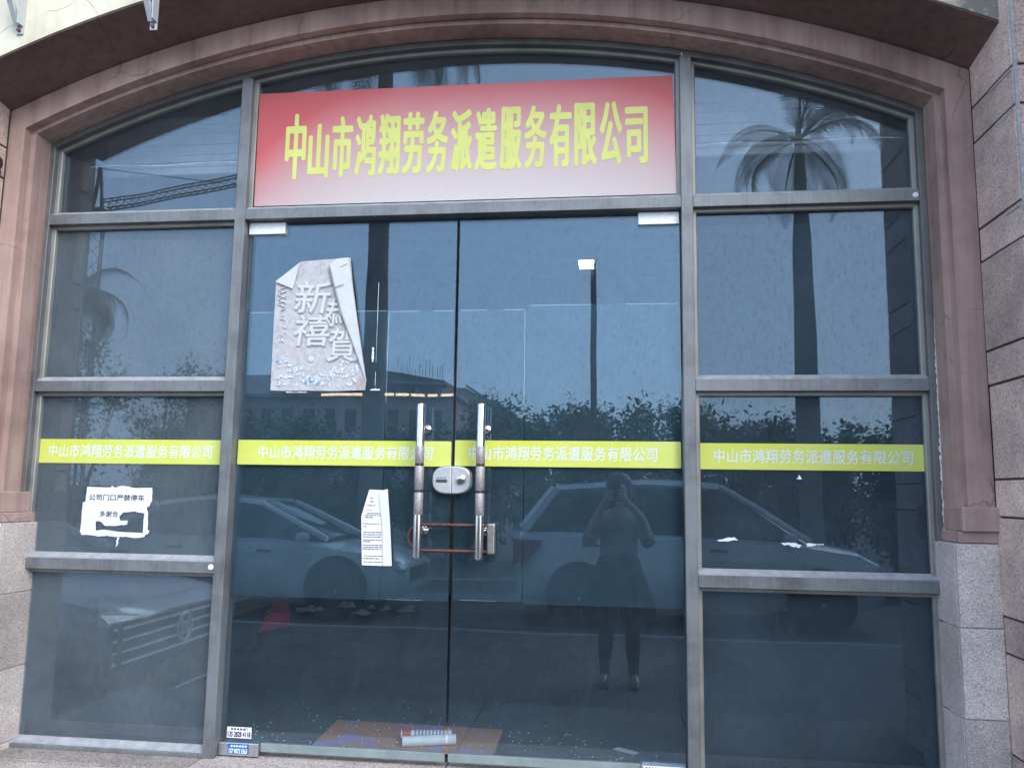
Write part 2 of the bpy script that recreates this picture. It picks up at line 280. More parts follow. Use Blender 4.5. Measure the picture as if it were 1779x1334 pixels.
# ------------------------------------------------------------------ mesh helpers
class MB:
    def __init__(s): s.v = []; s.f = []
    def add(s, vs_, fs): k = len(s.v); s.v += [tuple(v) for v in vs_]; s.f += [tuple(i+k for i in f) for f in fs]; return s
    def box(s, x0, x1, y0, y1, z0, z1):
        return s.add([(x0,y0,z0),(x1,y0,z0),(x1,y1,z0),(x0,y1,z0),(x0,y0,z1),(x1,y0,z1),(x1,y1,z1),(x0,y1,z1)], [(0,3,2,1),(4,5,6,7),(0,1,5,4),(1,2,6,5),(2,3,7,6),(3,0,4,7)])
    def loft(s, rings, closed=True, caps=True):
        n = len(rings[0]); vs_ = [p for r in rings for p in r]; fs = []
        for i in range(len(rings)-1):
            for j in range(n if closed else n-1):
                a = i*n+j; b = i*n+(j+1) % n; fs.append((a, b, b+n, a+n))
        if caps: fs.append(tuple(reversed(range(n)))); fs.append(tuple(range((len(rings)-1)*n, len(rings)*n)))
        return s.add(vs_, fs)
    def prism_y(s, poly, y0, y1):           # poly in (x,z), counter-clockwise seen from -y
        return s.loft([[(x, y0, z) for x, z in poly], [(x, y1, z) for x, z in poly]])
    def tube(s, pts, rad, n=10):
        pts = [Vector(p) for p in pts]; rad = rad if isinstance(rad, (list, tuple)) else [rad]*len(pts); rings = []; up = None
        for i, p in enumerate(pts):
            d = (pts[min(i+1, len(pts)-1)]-pts[max(i-1, 0)]).normalized()
            if up is None: up = d.orthogonal().normalized()
            up = (up-d*up.dot(d)).normalized(); w = d.cross(up)
            rings.append([tuple(p+(up*math.cos(2*PI*k/n)+w*math.sin(2*PI*k/n))*rad[i]) for k in range(n)])
        return s.loft(rings)
    def lathe(s, prof, n=20, c=(0, 0, 0), axis='z'):
        rings = []
        for r, h in prof:
            rg = []
            for k in range(n):
                a = 2*PI*k/n; x, y = r*math.cos(a), r*math.sin(a)
                rg.append((c[0]+x, c[1]+y, c[2]+h) if axis == 'z' else (c[0]+x, c[1]+h, c[2]-y) if axis == 'y' else (c[0]+h, c[1]+x, c[2]+y))
            rings.append(rg)
        return s.loft(rings)
    def build(s, name, mat, parent=None, bevel=0, smooth=False, local=False, seg=2):
        off = Vector((0, 0, 0))
        if parent is not None and not local:
            r = parent
            while r.parent: r = r.parent
            off = r.location
        me = bpy.data.meshes.new(name); me.from_pydata([(a-off.x, b-off.y, c-off.z) for a, b, c in s.v], [], s.f)
        bm = bmesh.new(); bm.from_mesh(me); bmesh.ops.recalc_face_normals(bm, faces=bm.faces); bm.to_mesh(me); bm.free()
        me.materials.append(MATS[mat])
        if smooth:
            for p in me.polygons: p.use_smooth = True
            me.set_sharp_from_angle(angle=math.radians(smooth if smooth is not True else 35))
        o = bpy.data.objects.new(name, me); COL.objects.link(o)
        if parent is not None: o.parent = parent
        if bevel:
            b = o.modifiers.new('bevel', 'BEVEL'); b.width = bevel; b.segments = seg; b.limit_method = 'ANGLE'; b.angle_limit = math.radians(40)
        return o
def box(name, mat, parent, x0, x1, y0, y1, z0, z1, bevel=0, **k): return MB().box(x0, x1, y0, y1, z0, z1).build(name, mat, parent, bevel, **k)
def tag(o, label=None, cat=None, group=None, kind=None):
    if label: o['label'] = label
    if cat: o['category'] = cat
    if group: o['group'] = group
    if kind: o['kind'] = kind
    return o
def empty(name, loc, label=None, cat=None, group=None, rz=0):
    o = bpy.data.objects.new(name, None); o.empty_display_size = .1; COL.objects.link(o); o.location = loc; o.rotation_euler = (0, 0, rz)
    return tag(o, label, cat, group)
def copy_tree(o, parent=None):
    c = o.copy(); COL.objects.link(c); c.parent = parent
    for ch in list(o.children): copy_tree(ch, c)
    return c
def text_mb(s, x0, x1, z0, z1, y, offset=0, extrude=0, shear=0, spacing=1, wob=0, bold=0):
    """lettering laid out inside the rectangle x0..x1, z0..z1 on the plane y, facing -y"""
    cu = bpy.data.curves.new('lettering', 'FONT'); cu.body = s; cu.size = 1; cu.offset = offset; cu.shear = shear; cu.space_character = spacing
    cu.resolution_u = 3; cu.extrude = extrude
    ob = bpy.data.objects.new('lettering', cu); COL.objects.link(ob)
    me = bpy.data.meshes.new_from_object(ob.evaluated_get(bpy.context.evaluated_depsgraph_get()))
    bpy.data.objects.remove(ob); bpy.data.curves.remove(cu)
    xs = [v.co.x for v in me.vertices]; ys = [v.co.y for v in me.vertices]; mb = MB()
    ax, bx, ay, by = min(xs), max(xs), min(ys), max(ys)
    def f(c):
        u = (c.x-ax)/(bx-ax); v = (c.y-ay)/(by-ay); w = 0
        if wob: w = wob*mnoise.noise(Vector((c.x*1.7, c.y*2.3, 3)))
        return (x0+(x1-x0)*u+w, y-(c.z if extrude else 0), z0+(z1-z0)*v+w)
    base = [f(v.co) for v in me.vertices]; fc = [tuple(p.vertices) for p in me.polygons]
    for k, (dx, dz) in enumerate([(0, 0)]+([(1, 0), (-1, 0), (0, 1), (0, -1), (.7, .7), (-.7, .7), (.7, -.7), (-.7, -.7)] if bold else [])):
        mb.add([(a+dx*bold, b-k*.00005, c+dz*bold) for a, b, c in base], fc)
    bpy.data.meshes.remove(me); return mb
NAME = '\u4e2d\u5c71\u5e02\u9e3f\u7fd4\u52b3\u52a1\u6d3e\u9063\u670d\u52a1\u6709\u9650\u516c\u53f8'

# ------------------------------------------------------------------ ground
Z0 = -.4            # street level; shop floor about .045
def sheet(name, mat, x0, x1, y0, y1, z): return MB().add([(x0,y0,z),(x1,y0,z),(x1,y1,z),(x0,y1,z)], [(0,1,2,3)]).build(name, mat)
tag(sheet('road', 'asphalt', -1500, 1500, -1500, 300, Z0-.12), kind='structure')
tag(box('pavement', 'paving', None, -30, 30, -5.6, .2, Z0-.2, Z0), kind='structure')
tag(box('kerb', 'kerb_stone', None, -30, 30, -5.75, -5.605, Z0-.25, Z0+.01, .02), kind='structure')
pl = tag(box('planting_bed', 'soil', None, -30, 30, -17, -10.2, Z0-.2, Z0+.02), kind='structure')
tag(box('far_kerb', 'kerb_stone', None, -30, 30, -10.19, -10.05, Z0-.25, Z0+.08, .02), kind='structure')
ent = tag(box('entrance_step', 'dark_tile', None, -1.9, 1.9, -.96, .30, Z0-.1, .028, .004), kind='structure')
xs = [-1.9, -.95, 0, .95, 1.9]
for i in range(4):
    box('sill_slab', 'sill_stone', ent, xs[i]+.003, xs[i+1]-.003, -.128, .12, .0285, .047, .003)
    box('paving_slab', 'sill_stone', ent, xs[i]+.003, xs[i+1]-.003, -.30, -.136, .0285, .044, .003)
    box('floor_tile', 'dark_tile', ent, xs[i]+.003, xs[i+1]-.003, -.955, -.308, .0285, .044, .003)
for k in range(44): box('grip_slot', 'mortar_dark', ent, -1.86+k*.085, -1.825+k*.085, -.952, -.925, .0442, .0452)
tag(box('lower_step', 'dark_tile', None, -2.3, 2.3, -1.32, -.965, Z0-.1, -.19, .006), kind='structure')

# ------------------------------------------------------------------ shop building
B = empty('shop_building', (0, 0, 0), 'shop building with brown arched portal, stone-clad piers and cream upper wall', 'building')
NA = 56
def ring(xl, xr, cz, R_, zb, y, n=NA):
    P = [(xl, y, zb)]
    for i in range(n+1):
        x = xl+(xr-xl)*i/n; P.append((x, y, cz+math.sqrt(R_*R_-x*x)))
    return P+[(xr, y, zb)]
A_ = (-1.482, 4.432)
RA = (-1.815, 1.814, *A_); RB = (-1.806, 1.816, -1.475, 4.43); RC = (-1.838, 1.843, -1.43, 4.405); RD = (-1.83, 1.842, -1.40, 4.378); RE = (-1.902, 1.93, -1.526, 4.592)
zb = .97
def strip(name, mat, rings, parent=B):
    """a run of mouldings given by its edge lines; the last ring closes back to the first"""
    mb = MB(); n = len(rings[0]); vs_ = [p for r in rings for p in r]; k = len(rings); fs = []
    for i in range(k):
        for j in range(n-1): a = i*n+j; b = ((i+1) % k)*n+j; fs.append((a, a+1, b+1, b))
    fs.append(tuple(i*n for i in range(k))); fs.append(tuple(i*n+n-1 for i in reversed(range(k))))
    return mb.add(vs_, fs).build(name, mat, parent, smooth=25)
strip('inner_moulding', 'brown_stucco', [ring(*RA, zb, .09), ring(*RB, zb, -.1), ring(*RC, zb, -.1), ring(RC[0], RC[1], RC[2]+.01, RC[3], zb, .09)])
strip('outer_moulding', 'brown_stucco', [ring(RC[0]+.001, RC[1]-.001, RC[2], RC[3], zb, .085), ring(*RD, zb, -.14), ring(*RE, zb, -.14), ring(*RE, zb, .085)])
# projecting soffit and the cream wall above the arch
def arch(cz, R_, x): return cz+math.sqrt(R_*R_-x*x)
n = 60; PX0, PX1 = -1.902, 1.93
rg = lambda y, dz, off: [(PX0+(PX1-PX0)*i/n, y, arch(RE[2]+dz, RE[3], PX0+(PX1-PX0)*i/n)+off) for i in range(n+1)]
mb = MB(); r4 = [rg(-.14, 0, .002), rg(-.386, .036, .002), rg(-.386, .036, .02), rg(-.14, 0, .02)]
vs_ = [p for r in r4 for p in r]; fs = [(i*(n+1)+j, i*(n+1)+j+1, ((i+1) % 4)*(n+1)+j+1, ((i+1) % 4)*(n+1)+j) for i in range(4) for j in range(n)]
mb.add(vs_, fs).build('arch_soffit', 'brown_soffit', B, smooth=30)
poly = [(PX0+(PX1-PX0)*i/n, arch(RE[2]+.04, RE[3], PX0+(PX1-PX0)*i/n)+.004) for i in range(n+1)]
mb = MB()
fr = [(x, -.39, z) for x, z in poly]+[(PX1, -.39, 5.2), (PX0, -.39, 5.2)]; bk = [(x, .2, z+.05) for x, z in poly]+[(PX1, .2, 5.2), (PX0, .2, 5.2)]
mb.loft([fr, bk]).build('upper_wall', 'cream_wall', B)
# stone piers: core with cladding pieces, alternating tall and low courses
JZ = [3.46, 3.13, 3.0, 2.68-.0, 2.489+.002, 2.355, 2.034, 1.913, 1.592, 1.472, 1.149, 1.023, .695, .576, .254, .134, -.2, -.42]
JZ = [3.6, 3.26, 3.14, 2.81, 2.489, 2.355, 2.034, 1.913, 1.592, 1.472, 1.149, 1.023, .695, .576, .254, .134, -.2, -.42]
for sgn, xf in ((1, 1.93), (-1, -1.902)):
    X = lambda a, b: (min(xf+sgn*a, xf+sgn*b), max(xf+sgn*a, xf+sgn*b))
    yf = -.46 if sgn > 0 else -.32
    box('pier_core', 'mortar_dark', B, *X(.007, .72), yf+.005, .2, -.42, 5.2)
    box('corner_mortar', 'mortar_pale', B, *X(.002, .012), yf-.0025, yf+.008, -.42, 5.2)
    for i in range(len(JZ)-1):
        z1, z0 = JZ[i]-.004, JZ[i+1]+.004
        j = rnd.uniform(-.002, .002)
        box('stone', 'clad_stone', B, *X(j, .0068), yf+.009, -.146, z0, z1, .0018, seg=1)
        box('stone', 'clad_stone', B, *X(.012, .40), yf-.0015+j, yf+.004, z0, z1, .0018, seg=1)
        box('stone', 'clad_stone', B, *X(.406, .72), yf-.0015-j, yf+.004, z0, z1, .0018, seg=1)
        a = rnd.uniform(.0, .5)*(-.15-yf); box('mortar_smear', 'smear', B, *X(-.0026, -.0004+j), yf+.01, yf+.05+a, z1-rnd.uniform(.010, .016), z1-.0005, .001, seg=1)
    # capital and granite plinth carrying the portal moulding
    c0 = xf-sgn*.118
    Y = lambda a, b: (min(a, b), max(a, b))
    box('capital_block', 'brown_stucco', B, *Y(c0, xf+sgn*.012), -.168, .085, .9725, 1.055, .004)
    box('capital_base', 'brown_stucco', B, *Y(c0-sgn*.010, xf+sgn*.004), -.152, .085, .934, .972, .003)
    p0 = xf-sgn*.142; PZ = [.933, .652, .357, .07, -.25, -.42]
    box('plinth_core', 'mortar_pale', B, *Y(p0+sgn*.004, xf+sgn*.006), -.146, .085, -.42, .932)
    for i in range(5):
        z1, z0 = PZ[i]-.003, PZ[i+1]+.003
        box('granite_block', 'granite', B, *Y(p0+sgn*.006, xf-sgn*.001), -.151, -.1455, z0, z1, .0015, seg=1)
        box('granite_block', 'granite', B, *Y(p0, p0+sgn*.0036), -.142, .085, z0, z1, .0012, seg=1)
# porch column standing out beyond the right pier
box('porch_column', 'mortar_dark', B, 2.075, 2.75, -1.195, -.47, -.42, 5.2)
for i in range(len(JZ)-1):
    z1, z0 = JZ[i]-.004, JZ[i+1]+.004
    for x0, x1 in ((2.071, 2.40), (2.406, 2.752)): box('stone', 'clad_stone', B, x0, x1, -1.2025, -1.196, z0, z1, .0018, seg=1)
    box('stone', 'clad_stone', B, 2.068, 2.0745, -1.195, -.83, z0, z1, .0018, seg=1); box('stone', 'clad_stone', B, 2.068, 2.0745, -.824, -.47, z0, z1, .0018, seg=1)
# broken hole in the left pier where a cable comes out
mb = MB(); mb.tube([(-1.93, -.20, 2.41), (-1.885, -.21, 2.405), (-1.872, -.205, 2.36), (-1.88, -.20, 2.33)], .004, 8); mb.build('cable_end', 'black', B, smooth=True)
hp = [(-1.8985, -.20+.03*math.cos(a)*(1+.35*math.sin(3*a+1)), 2.405+.045*math.sin(a)*(1+.3*math.cos(2*a))) for a in [2*PI*k/14 for k in range(14)]]
MB().loft([hp, [(x-.02, y, z) for x, y, z in hp]]).build('broken_hole', 'black', B)
# room behind the glass
box('interior_left_wall', 'interior_wall', B, -2.62, -2.46, .13, 5.2, 0, 3.3); box('interior_right_wall', 'interior_wall', B, 2.46, 2.62, .13, 5.2, 0, 3.3)
[box('interior_back_wall', 'interior_wall', B, a, b, 5.2, 5.35, c, d) for a, b, c, d in ((-2.62, 2.62, 0, 1.1), (-2.62, 2.62, 2.3, 3.3), (-2.62, .05, 1.1001, 2.2999), (1.1, 2.62, 1.1001, 2.2999))]; box('ceiling', 'interior_wall', B, -2.62, 2.62, .13, 5.35, 3.3, 3.4)  # gap left in the back wall is added to brighten the interior
box('return_wall', 'interior_wall', B, -2.62, -1.82, .1, .13, 0, 3.3); box('return_wall', 'interior_wall', B, 1.82, 2.62, .1, .13, 0, 3.3)
mb = MB(); top = [(-1.82+3.64*i/40, 3.3) for i in range(41)]; bot = [(-1.82+3.64*i/40, arch(*A_, -1.82+3.64*i/40)+.002) for i in range(41)]
mb.loft([[(x, .1, z) for x, z in bot+top[::-1]], [(x, .13, z) for x, z in bot+top[::-1]]]).build('arch_infill', 'interior_wall', B)
box('skirting', 'mortar_pale', B, -2.459, -2.44, .14, 5.15, .046, .15)
tag(box('interior_floor', 'interior_floor', None, -2.62, 2.62, .305, 5.2, -.2, .045), kind='structure')

# ------------------------------------------------------------------ aluminium storefront
F = empty('storefront_frame', (0, 0, .047), 'weathered grey aluminium shopfront frame with arched head and tinted panes', 'shopfront')
YB = .1
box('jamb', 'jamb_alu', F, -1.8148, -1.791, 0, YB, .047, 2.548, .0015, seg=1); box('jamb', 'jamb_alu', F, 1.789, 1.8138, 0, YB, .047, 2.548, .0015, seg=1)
HI = (-1.515, 4.44)    # inner (lower) edge of the arched head
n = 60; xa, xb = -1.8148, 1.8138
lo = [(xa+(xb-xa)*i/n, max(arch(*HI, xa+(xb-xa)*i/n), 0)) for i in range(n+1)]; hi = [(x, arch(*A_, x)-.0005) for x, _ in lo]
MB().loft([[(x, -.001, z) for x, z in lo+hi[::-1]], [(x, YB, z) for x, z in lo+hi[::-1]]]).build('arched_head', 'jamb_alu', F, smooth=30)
for a, b in ((-.945, -.9), (.9, .945)): box('mullion', 'aluminium', F, a, b, .0006, YB, .047, arch(*HI, .94)+.004, .0015, seg=1)
for a, b in ((-1.7905, -.9455), (.9455, 1.7885)):
    for z in (2.2, 1.474, .745): box('transom', 'aluminium', F, a, b, .0012, YB, z, z+.045, .0015, seg=1)
    box('bottom_rail', 'aluminium', F, a, b, .0012, YB, .0475, .0625, .0015, seg=1)
box('transom', 'aluminium', F, -.8995, .8995, .0012, YB, 2.2, 2.245, .0015, seg=1)
BP = [(.0, .012), (.006, .013), (.021, .040), (.021, .0495), (0, .0495)]; BD = [(0, .028), (.013, .0285), (.0165, .032), (.0165, .0495), (0, .0495)]        # bead section: rise from the rail, depth
def bead_h(x0, x1, z, up):
    mb = MB(); s = 1 if up else -1; mb.loft([[(x, y, z+s*h) for h, y in (BP if up else BD)] for x in (x0, x1)]); mb.build('glazing_bead', 'dusty_bead' if up else 'bead_alu', F, smooth=20)
def bead_v(z0, z1, x, right):
    mb = MB(); s = 1 if right else -1; mb.loft([[(x+s*h, y, z) for h, y in BD] for z in (z0, z1)]); mb.build('glazing_bead', 'bead_alu', F, smooth=20)
def pane(name, poly, mat): return MB().prism_y(poly, .05, .058).build(name, mat, F)
for a, b in ((-1.791, -.945), (.945, 1.789)):
    for z0, z1 in ((.0625, .745), (.79, 1.474), (1.519, 2.2)):
        bead_h(a+.0005, b-.0005, z0, True); bead_h(a+.0005, b-.0005, z1, False); bead_v(z0+.0005, z1-.0005, a, True); bead_v(z0+.0005, z1-.0005, b, False)
        pane('pane', [(a, z0), (b, z0), (b, z1), (a, z1)], 'side_glass' if a > 0 else 'dusty_lit_glass')
for a, b in ((-1.791, -.945), (-.9, .9), (.945, 1.789)):
    n = 24; cv = [(a+(b-a)*i/n, arch(*HI, a+(b-a)*i/n)) for i in range(n+1)]
    bead_h(a+.0005, b-.0005, 2.245, True); bead_v(2.2455, cv[0][1]-.001, a, True); bead_v(2.2455, cv[-1][1]-.001, b, False)
    MB().loft([[(x, y, z-h) for h, y in BD] for x, z in cv]).build('glazing_bead', 'bead_alu', F, smooth=20)
    pane('arched_pane', [(a, 2.245), (b, 2.245)]+cv[::-1], 'lunette_glass')
for x, z in ((1.774, 2.2215), (-.957, .7695)): MB().lathe([(.0001, -.0045), (.009, -.004), (.0115, -.001), (.0115, .001)], 14, (x, .0012, z), 'y').build('screw_cap', 'cap_white', F, smooth=True)
def caulk(x, z0, z1, w, n, y=-.0022, mat='cap_white', name='sealant'):
    L_, R_ = [], []
    for i in range(n+1):
        z = z0+(z1-z0)*i/n; a = rnd.uniform(.15, 1)*w; o_ = rnd.uniform(-.3, .3)*w; L_.append((x+o_-a/2, z)); R_.append((x+o_+a/2, z))
    MB().prism_y(L_+R_[::-1], y, y+.002).build(name, mat, F)
caulk(1.8135, .96, 1.30, .010, 30); caulk(1.8142, 1.30, 1.62, .007, 30); caulk(1.8148, 1.62, 1.74, .004, 12)
for z0, z1 in ((1.45, 1.475), (1.56, 1.62), (1.70, 1.735), (1.86, 1.92), (2.22, 2.27), (1.24, 1.28), (2.05, 2.09)): caulk(-1.8155, z0, z1, .005, 6, -.0016)
caulk(.908, 2.826, 2.842, .008, 5)
for x0, x1 in ((-1.66, -.965), (.965, 1.75)):
    n = 46; up, dn = [], []
    for i in range(n+1):
        x = x0+(x1-x0)*i/n; z = 2.478+.004*math.sin(i*.21); w = .0006+.0022*rnd.random()**2; up.append((x, z+w)); dn.append((x, z-w))
    MB().prism_y(dn+up[::-1], .0585, .0592).build('film_edge', 'paper', F)
# privacy film on the inner face of the side panes
for a, b in ((-1.786, -.95), (.95, 1.784)):
    for z0, z1 in ((.135, .742), (.835, 1.472), (1.53, 2.14)): box('window_film', 'side_film', F, a, b, .0585, .0595, z0, z1)

# ------------------------------------------------------------------ doors
def door(x0, x1, s, label, films, hx):
    D = empty('glass_door', ((x0+x1)/2, .056, .07), label, 'door', 'pair of frameless glass door leaves')
    MB().box(x0, x1, .05, .062, .075, 2.194).build('pane', 'door_glass', D, .001, seg=1)
    hx0 = x0 if s < 0 else x1-.163
    box('top_clamp', 'clamp', D, hx0+(0 if s > 0 else .002), hx0+.161, .038, .074, 2.145, 2.1965, .0025)
    bc = box('bottom_clamp', 'brushed_steel', D, hx0, hx0+.163, .032, .078, .0525, .101, .003)
    if s < 0:
        st = box('phone_sticker', 'blue_sticker', bc, -.858, -.772, .0312, .0318, .0605, .0985); text_mb('137 9072 5563', -.852, -.778, .063, .080, .0310, 0, bold=.0006).build('sticker_number', 'white_ink', bc)
        mb = MB()
        for k in range(6): mb.lathe([(.0045, 0), (.0001, -.0003)], 8, (-.842+k*.0115, .0311, .0895), 'y')
        mb.build('sticker_caption', 'white_ink', bc)
    else:
        box('phone_sticker', 'paper', bc, .742, .838, .0312, .0318, .056, .099); mb = MB()
        for k in range(8): mb.box(.748+k*.0112, .756+k*.0112, .0308, .0311, .086, .096)
        mb.build('sticker_caption', 'dark_ink', bc)
    a, b = (x0+.163, x1) if s < 0 else (x0, x1-.163)
    box('sill_reflection', 'reflection_strip', D, a+.002, b-.001, .0478, .064, .068, .100, .002)  # coloured strip stands in for the sill's reflection low in the glass
    for fx0, fx1, fz0, fz1 in films: box('film_sheet', 'door_film', D, fx0, fx1, .0632, .0642, fz0, fz1)
    # film edges show as pale lines where the sheets are glued
    for fx0, fx1, fz0, fz1 in films:
        for q0, q1 in ((.02, rnd.uniform(.3, .5)), (rnd.uniform(.55, .7), .99)): box('film_edge', 'paper_shade', D, fx0+q0*(fx1-fx0), fx0+q1*(fx1-fx0), .0622, .0630, fz1-.0022, fz1)
        if fx0 > -.5 and fx1 < .3: box('film_edge', 'paper_shade', D, (fx0 if s < 0 else fx1)-.001, (fx0 if s < 0 else fx1)+.001, .0622, .0630, fz1-.38, fz1)
        if fx0 > -.5 and fx1 < .3: box('film_edge', 'paper_shade', D, fx0+.03, fx1-.1, .0622, .0630, fz0, fz0+.001)
    # pull handle: capped tube, worn grips, stand-offs
    H = MB().lathe([(.0001, -.297), (.0150, -.297), (.0168, -.295), (.0168, .293), (.0150, .297), (.0001, .297)], 24, (hx, -.02, 1.124)).build('pull_handle', 'steel', D, smooth=40)
    for z0, z1 in ((1.19, 1.255), (1.088, 1.178), (.992, 1.076)): MB().lathe([(.0169, z0), (.0176, z0+.001), (.0176, z1-.001), (.0169, z1)], 24, (hx, -.02, 0)).build('grip', 'worn_grip', H, smooth=40)
    for z0, z1 in ((1.1785, 1.1895), (1.0765, 1.0875)): MB().lathe([(.0168, z0), (.0171, z0+.001), (.0171, z1-.001), (.0168, z1)], 24, (hx, -.02, 0)).build('grip_ring', 'black', H, smooth=40)
    for z in (1.326, .929):
        MB().lathe([(.0085, -.02), (.0085, .04), (.0165, .043), (.0175, .0498)], 16, (hx+.012 if s < 0 else hx+.012, 0, z), 'y').build('standoff', 'steel', H, smooth=40)
        MB().lathe([(.0175, .0622), (.0165, .07), (.0085, .073), (.0085, .12)], 16, (hx+.012, 0, z), 'y').build('standoff', 'steel', H, smooth=40)
    MB().lathe([(.0001, -.297), (.0168, -.295), (.0168, .295), (.0001, .297)], 20, (hx, .13, 1.124)).build('inner_handle', 'steel', D, smooth=40)
    # half of the oval lock case
    m = .0035; pts = []
    for k in range(17):
        a = PI/2+s*-1*PI*k/16 if False else (PI/2+PI*k/16)
        sp_ = lambda q: math.copysign(abs(q)**.72, q); pts.append((sp_(math.cos(a))*.074*(-1 if s > 0 else 1), sp_(math.sin(a))*.053))
    e = .0015
    pts = [(x+m+(s*e), 1.1265+z) for x, z in pts]
    if s > 0: pts = pts[::-1]
    L = MB().prism_y(pts, .026, .0495).build('lock_case', 'lock_case', D, .003)
    MB().prism_y([((x-m)*1.06+m, (z-1.1265)*1.07+1.1265) for x, z in pts], .0455, .0499).build('lock_plate', 'lock_body', D)
    if s > 0:
        MB().lathe([(.0001, -.012), (.009, -.012), (.0175, -.009), (.021, 0)], 24, (.041, .0258, 1.128), 'y').build('lock_cylinder', 'steel', L, smooth=30)
        box('keyhole', 'black', L, .0395, .0425, .0130, .0137, 1.118, 1.134)
    else:
        mb = MB()
        for k in range(4): mb.lathe([(.0028, 0), (.0001, -.0003)], 8, (-.05+k*.0095, .0258, 1.1345), 'y')
        mb.build('lock_print', 'dark_ink', L)
        mb = MB().box(-.058, -.014, .0252, .0258, 1.116, 1.128); mb.build('lock_label', 'dark_ink', L)
    return D
DL = door(-.897, -.0015, -1, 'glass door leaf carrying the new year poster and taped letter', [(-.893, -.285, .655, 1.815), (-.281, -.007, .658, 1.812)], -.115)
DR = door(.0085, .8965, 1, 'glass door leaf with the key cylinder, free of papers', [(.012, .282, .664, 1.813), (.287, .893, .657, 1.83)], .125)
# U-shaped shackle lock through both handles
K = empty('shackle_lock', (0, 0, .85), 'rusty U-shaped bicycle lock threaded through the two door handles', 'lock')
pts = [(.155, .014, .953)]+[(-.108+.0*k, .014, .953) for k in (0,)]+[(-.108-.05*math.sin(PI*k/12), .014, .9035+.0495*math.cos(PI*k/12)) for k in range(13)]+[(.155, .014, .854)]
MB().tube(pts, .0068, 12).build('shackle', 'rust_rod', K, smooth=50)
MB().box(.152, .183, -.004, .032, .845, .962).build('lock_bar', 'lock_body', K, .006)
# ------------------------------------------------------------------ signs and papers
S = empty('company_signboard', (0, .035, 2.262), 'faded red company signboard with tall yellow characters above the doors', 'sign')
MB().prism_y([(-.876, 2.2665), (.886, 2.2665), (.8745, 2.765), (-.879, 2.769)], .031, .037).build('board', 'sign_print', S)
for i, ch in enumerate(NAME):
    w = 1.535/15; x = -.755+i*w; z = 2.383+i*.0012
    text_mb(ch, x+.0095, x+w-.0115, z, z+.262-(.03 if ch in '\u5c71\u53f8' else 0)+(.02 if ch == '\u4e2d' else 0), .0303, 0, bold=.0052).build('character', 'yellow_lettering', S)
def vinyl(x0, x1, z0, z1, tx0, tx1, label):
    T = empty('name_strip', ((x0+x1)/2, .049, z0), label, 'strip', 'yellow company name strips across the glass')
    c = .003; MB().prism_y([(x0+c, z0), (x1-c, z0), (x1, z0+c), (x1, z1-c), (x1-c, z1), (x0+c, z1), (x0, z1-c), (x0, z0+c)], .0488, .0497).build('vinyl', 'yellow_strip', T)
    text_mb(NAME, tx0, tx1, z0+.024, z1-.022, .0485, 0, shear=.06, spacing=1.06, wob=.0015, bold=.0010).build('lettering', 'white_ink', T)
vinyl(-1.784, -.968, 1.177, 1.277, -1.734, -1.005, 'yellow company name strip above the torn no-parking notice')
vinyl(-.894, -.004, 1.179, 1.279, -.805, -.079, 'yellow company name strip on the door leaf below the poster')
vinyl(.0105, .891, 1.182, 1.2835, .065, .801, 'yellow company name strip on the door leaf with the key cylinder')
vinyl(.956, 1.774, 1.180, 1.279, 1.014, 1.735, 'yellow company name strip above the torn paper scraps')
# New Year poster, peeling at two corners
P = empty('new_year_poster', (-.56, .045, 1.48), 'weathered white new year poster with embossed characters, corners folded over', 'poster')
def grid_sheet(poly, y, amp, name, mat, parent, cell=.02, thick=.0012, lift=None):
    """a slightly buckled sheet of paper filling a polygon given in x,z"""
    bm = bmesh.new(); bm.faces.new([bm.verts.new((x, 0, z)) for x, z in poly])
    xs_ = [p[0] for p in poly]; zs_ = [p[1] for p in poly]
    a = min(xs_)+cell
    while a < max(xs_): bmesh.ops.bisect_plane(bm, geom=bm.verts[:]+bm.edges[:]+bm.faces[:], plane_co=(a, 0, 0), plane_no=(1, 0, 0)); a += cell
    a = min(zs_)+cell
    while a < max(zs_): bmesh.ops.bisect_plane(bm, geom=bm.verts[:]+bm.edges[:]+bm.faces[:], plane_co=(0, 0, a), plane_no=(0, 0, 1)); a += cell
    fr_ = {}
    vs2 = [v.co.copy() for v in bm.verts]; idx = {v: i for i, v in enumerate(bm.verts)}; fs2 = [[idx[v] for v in f.verts] for f in bm.faces]; bm.free()
    mb = MB(); f = lambda c: y-abs(amp*mnoise.noise(Vector((c.x*9, c.z*7, 1.3))))-(lift(c.x, c.z) if lift else 0)
    nv = len(vs2); ec = {}
    for q in fs2:
        for i in range(len(q)): e = tuple(sorted((q[i], q[(i+1) % len(q)]))); ec[e] = ec.get(e, 0)+1
    fs3 = [tuple(q) for q in fs2]+[tuple(i+nv for i in reversed(q)) for q in fs2]+[(e[0], e[1], e[1]+nv, e[0]+nv) for e, c in ec.items() if c == 1]
    mb.add([(c.x, f(c), c.z) for c in vs2]+[(c.x, f(c)+thick, c.z) for c in vs2], fs3); return mb.build(name, mat, parent, smooth=50)
main = [(-.768, 1.483), (-.70, 1.481), (-.60, 1.482), (-.50, 1.480), (-.366, 1.484), (-.362, 1.525), (-.384, 1.64), (-.412, 1.79), (-.436, 1.93), (-.449, 2.037), (-.56, 2.033), (-.662, 2.026), (-.768, 1.94)]
grid_sheet(main, .0485, .003, 'sheet', 'poster_paper', P)
grid_sheet([(-.767, 1.9395), (-.69, 1.908), (-.664, 2.021)], .0455, .004, 'folded_corner', 'poster_relief', P, lift=lambda x, z: .006+max(0, (-.70-x))*.02)
def flap_lift(x, z): return .004+.012*max(0, min(1, (z-1.55)/.4))
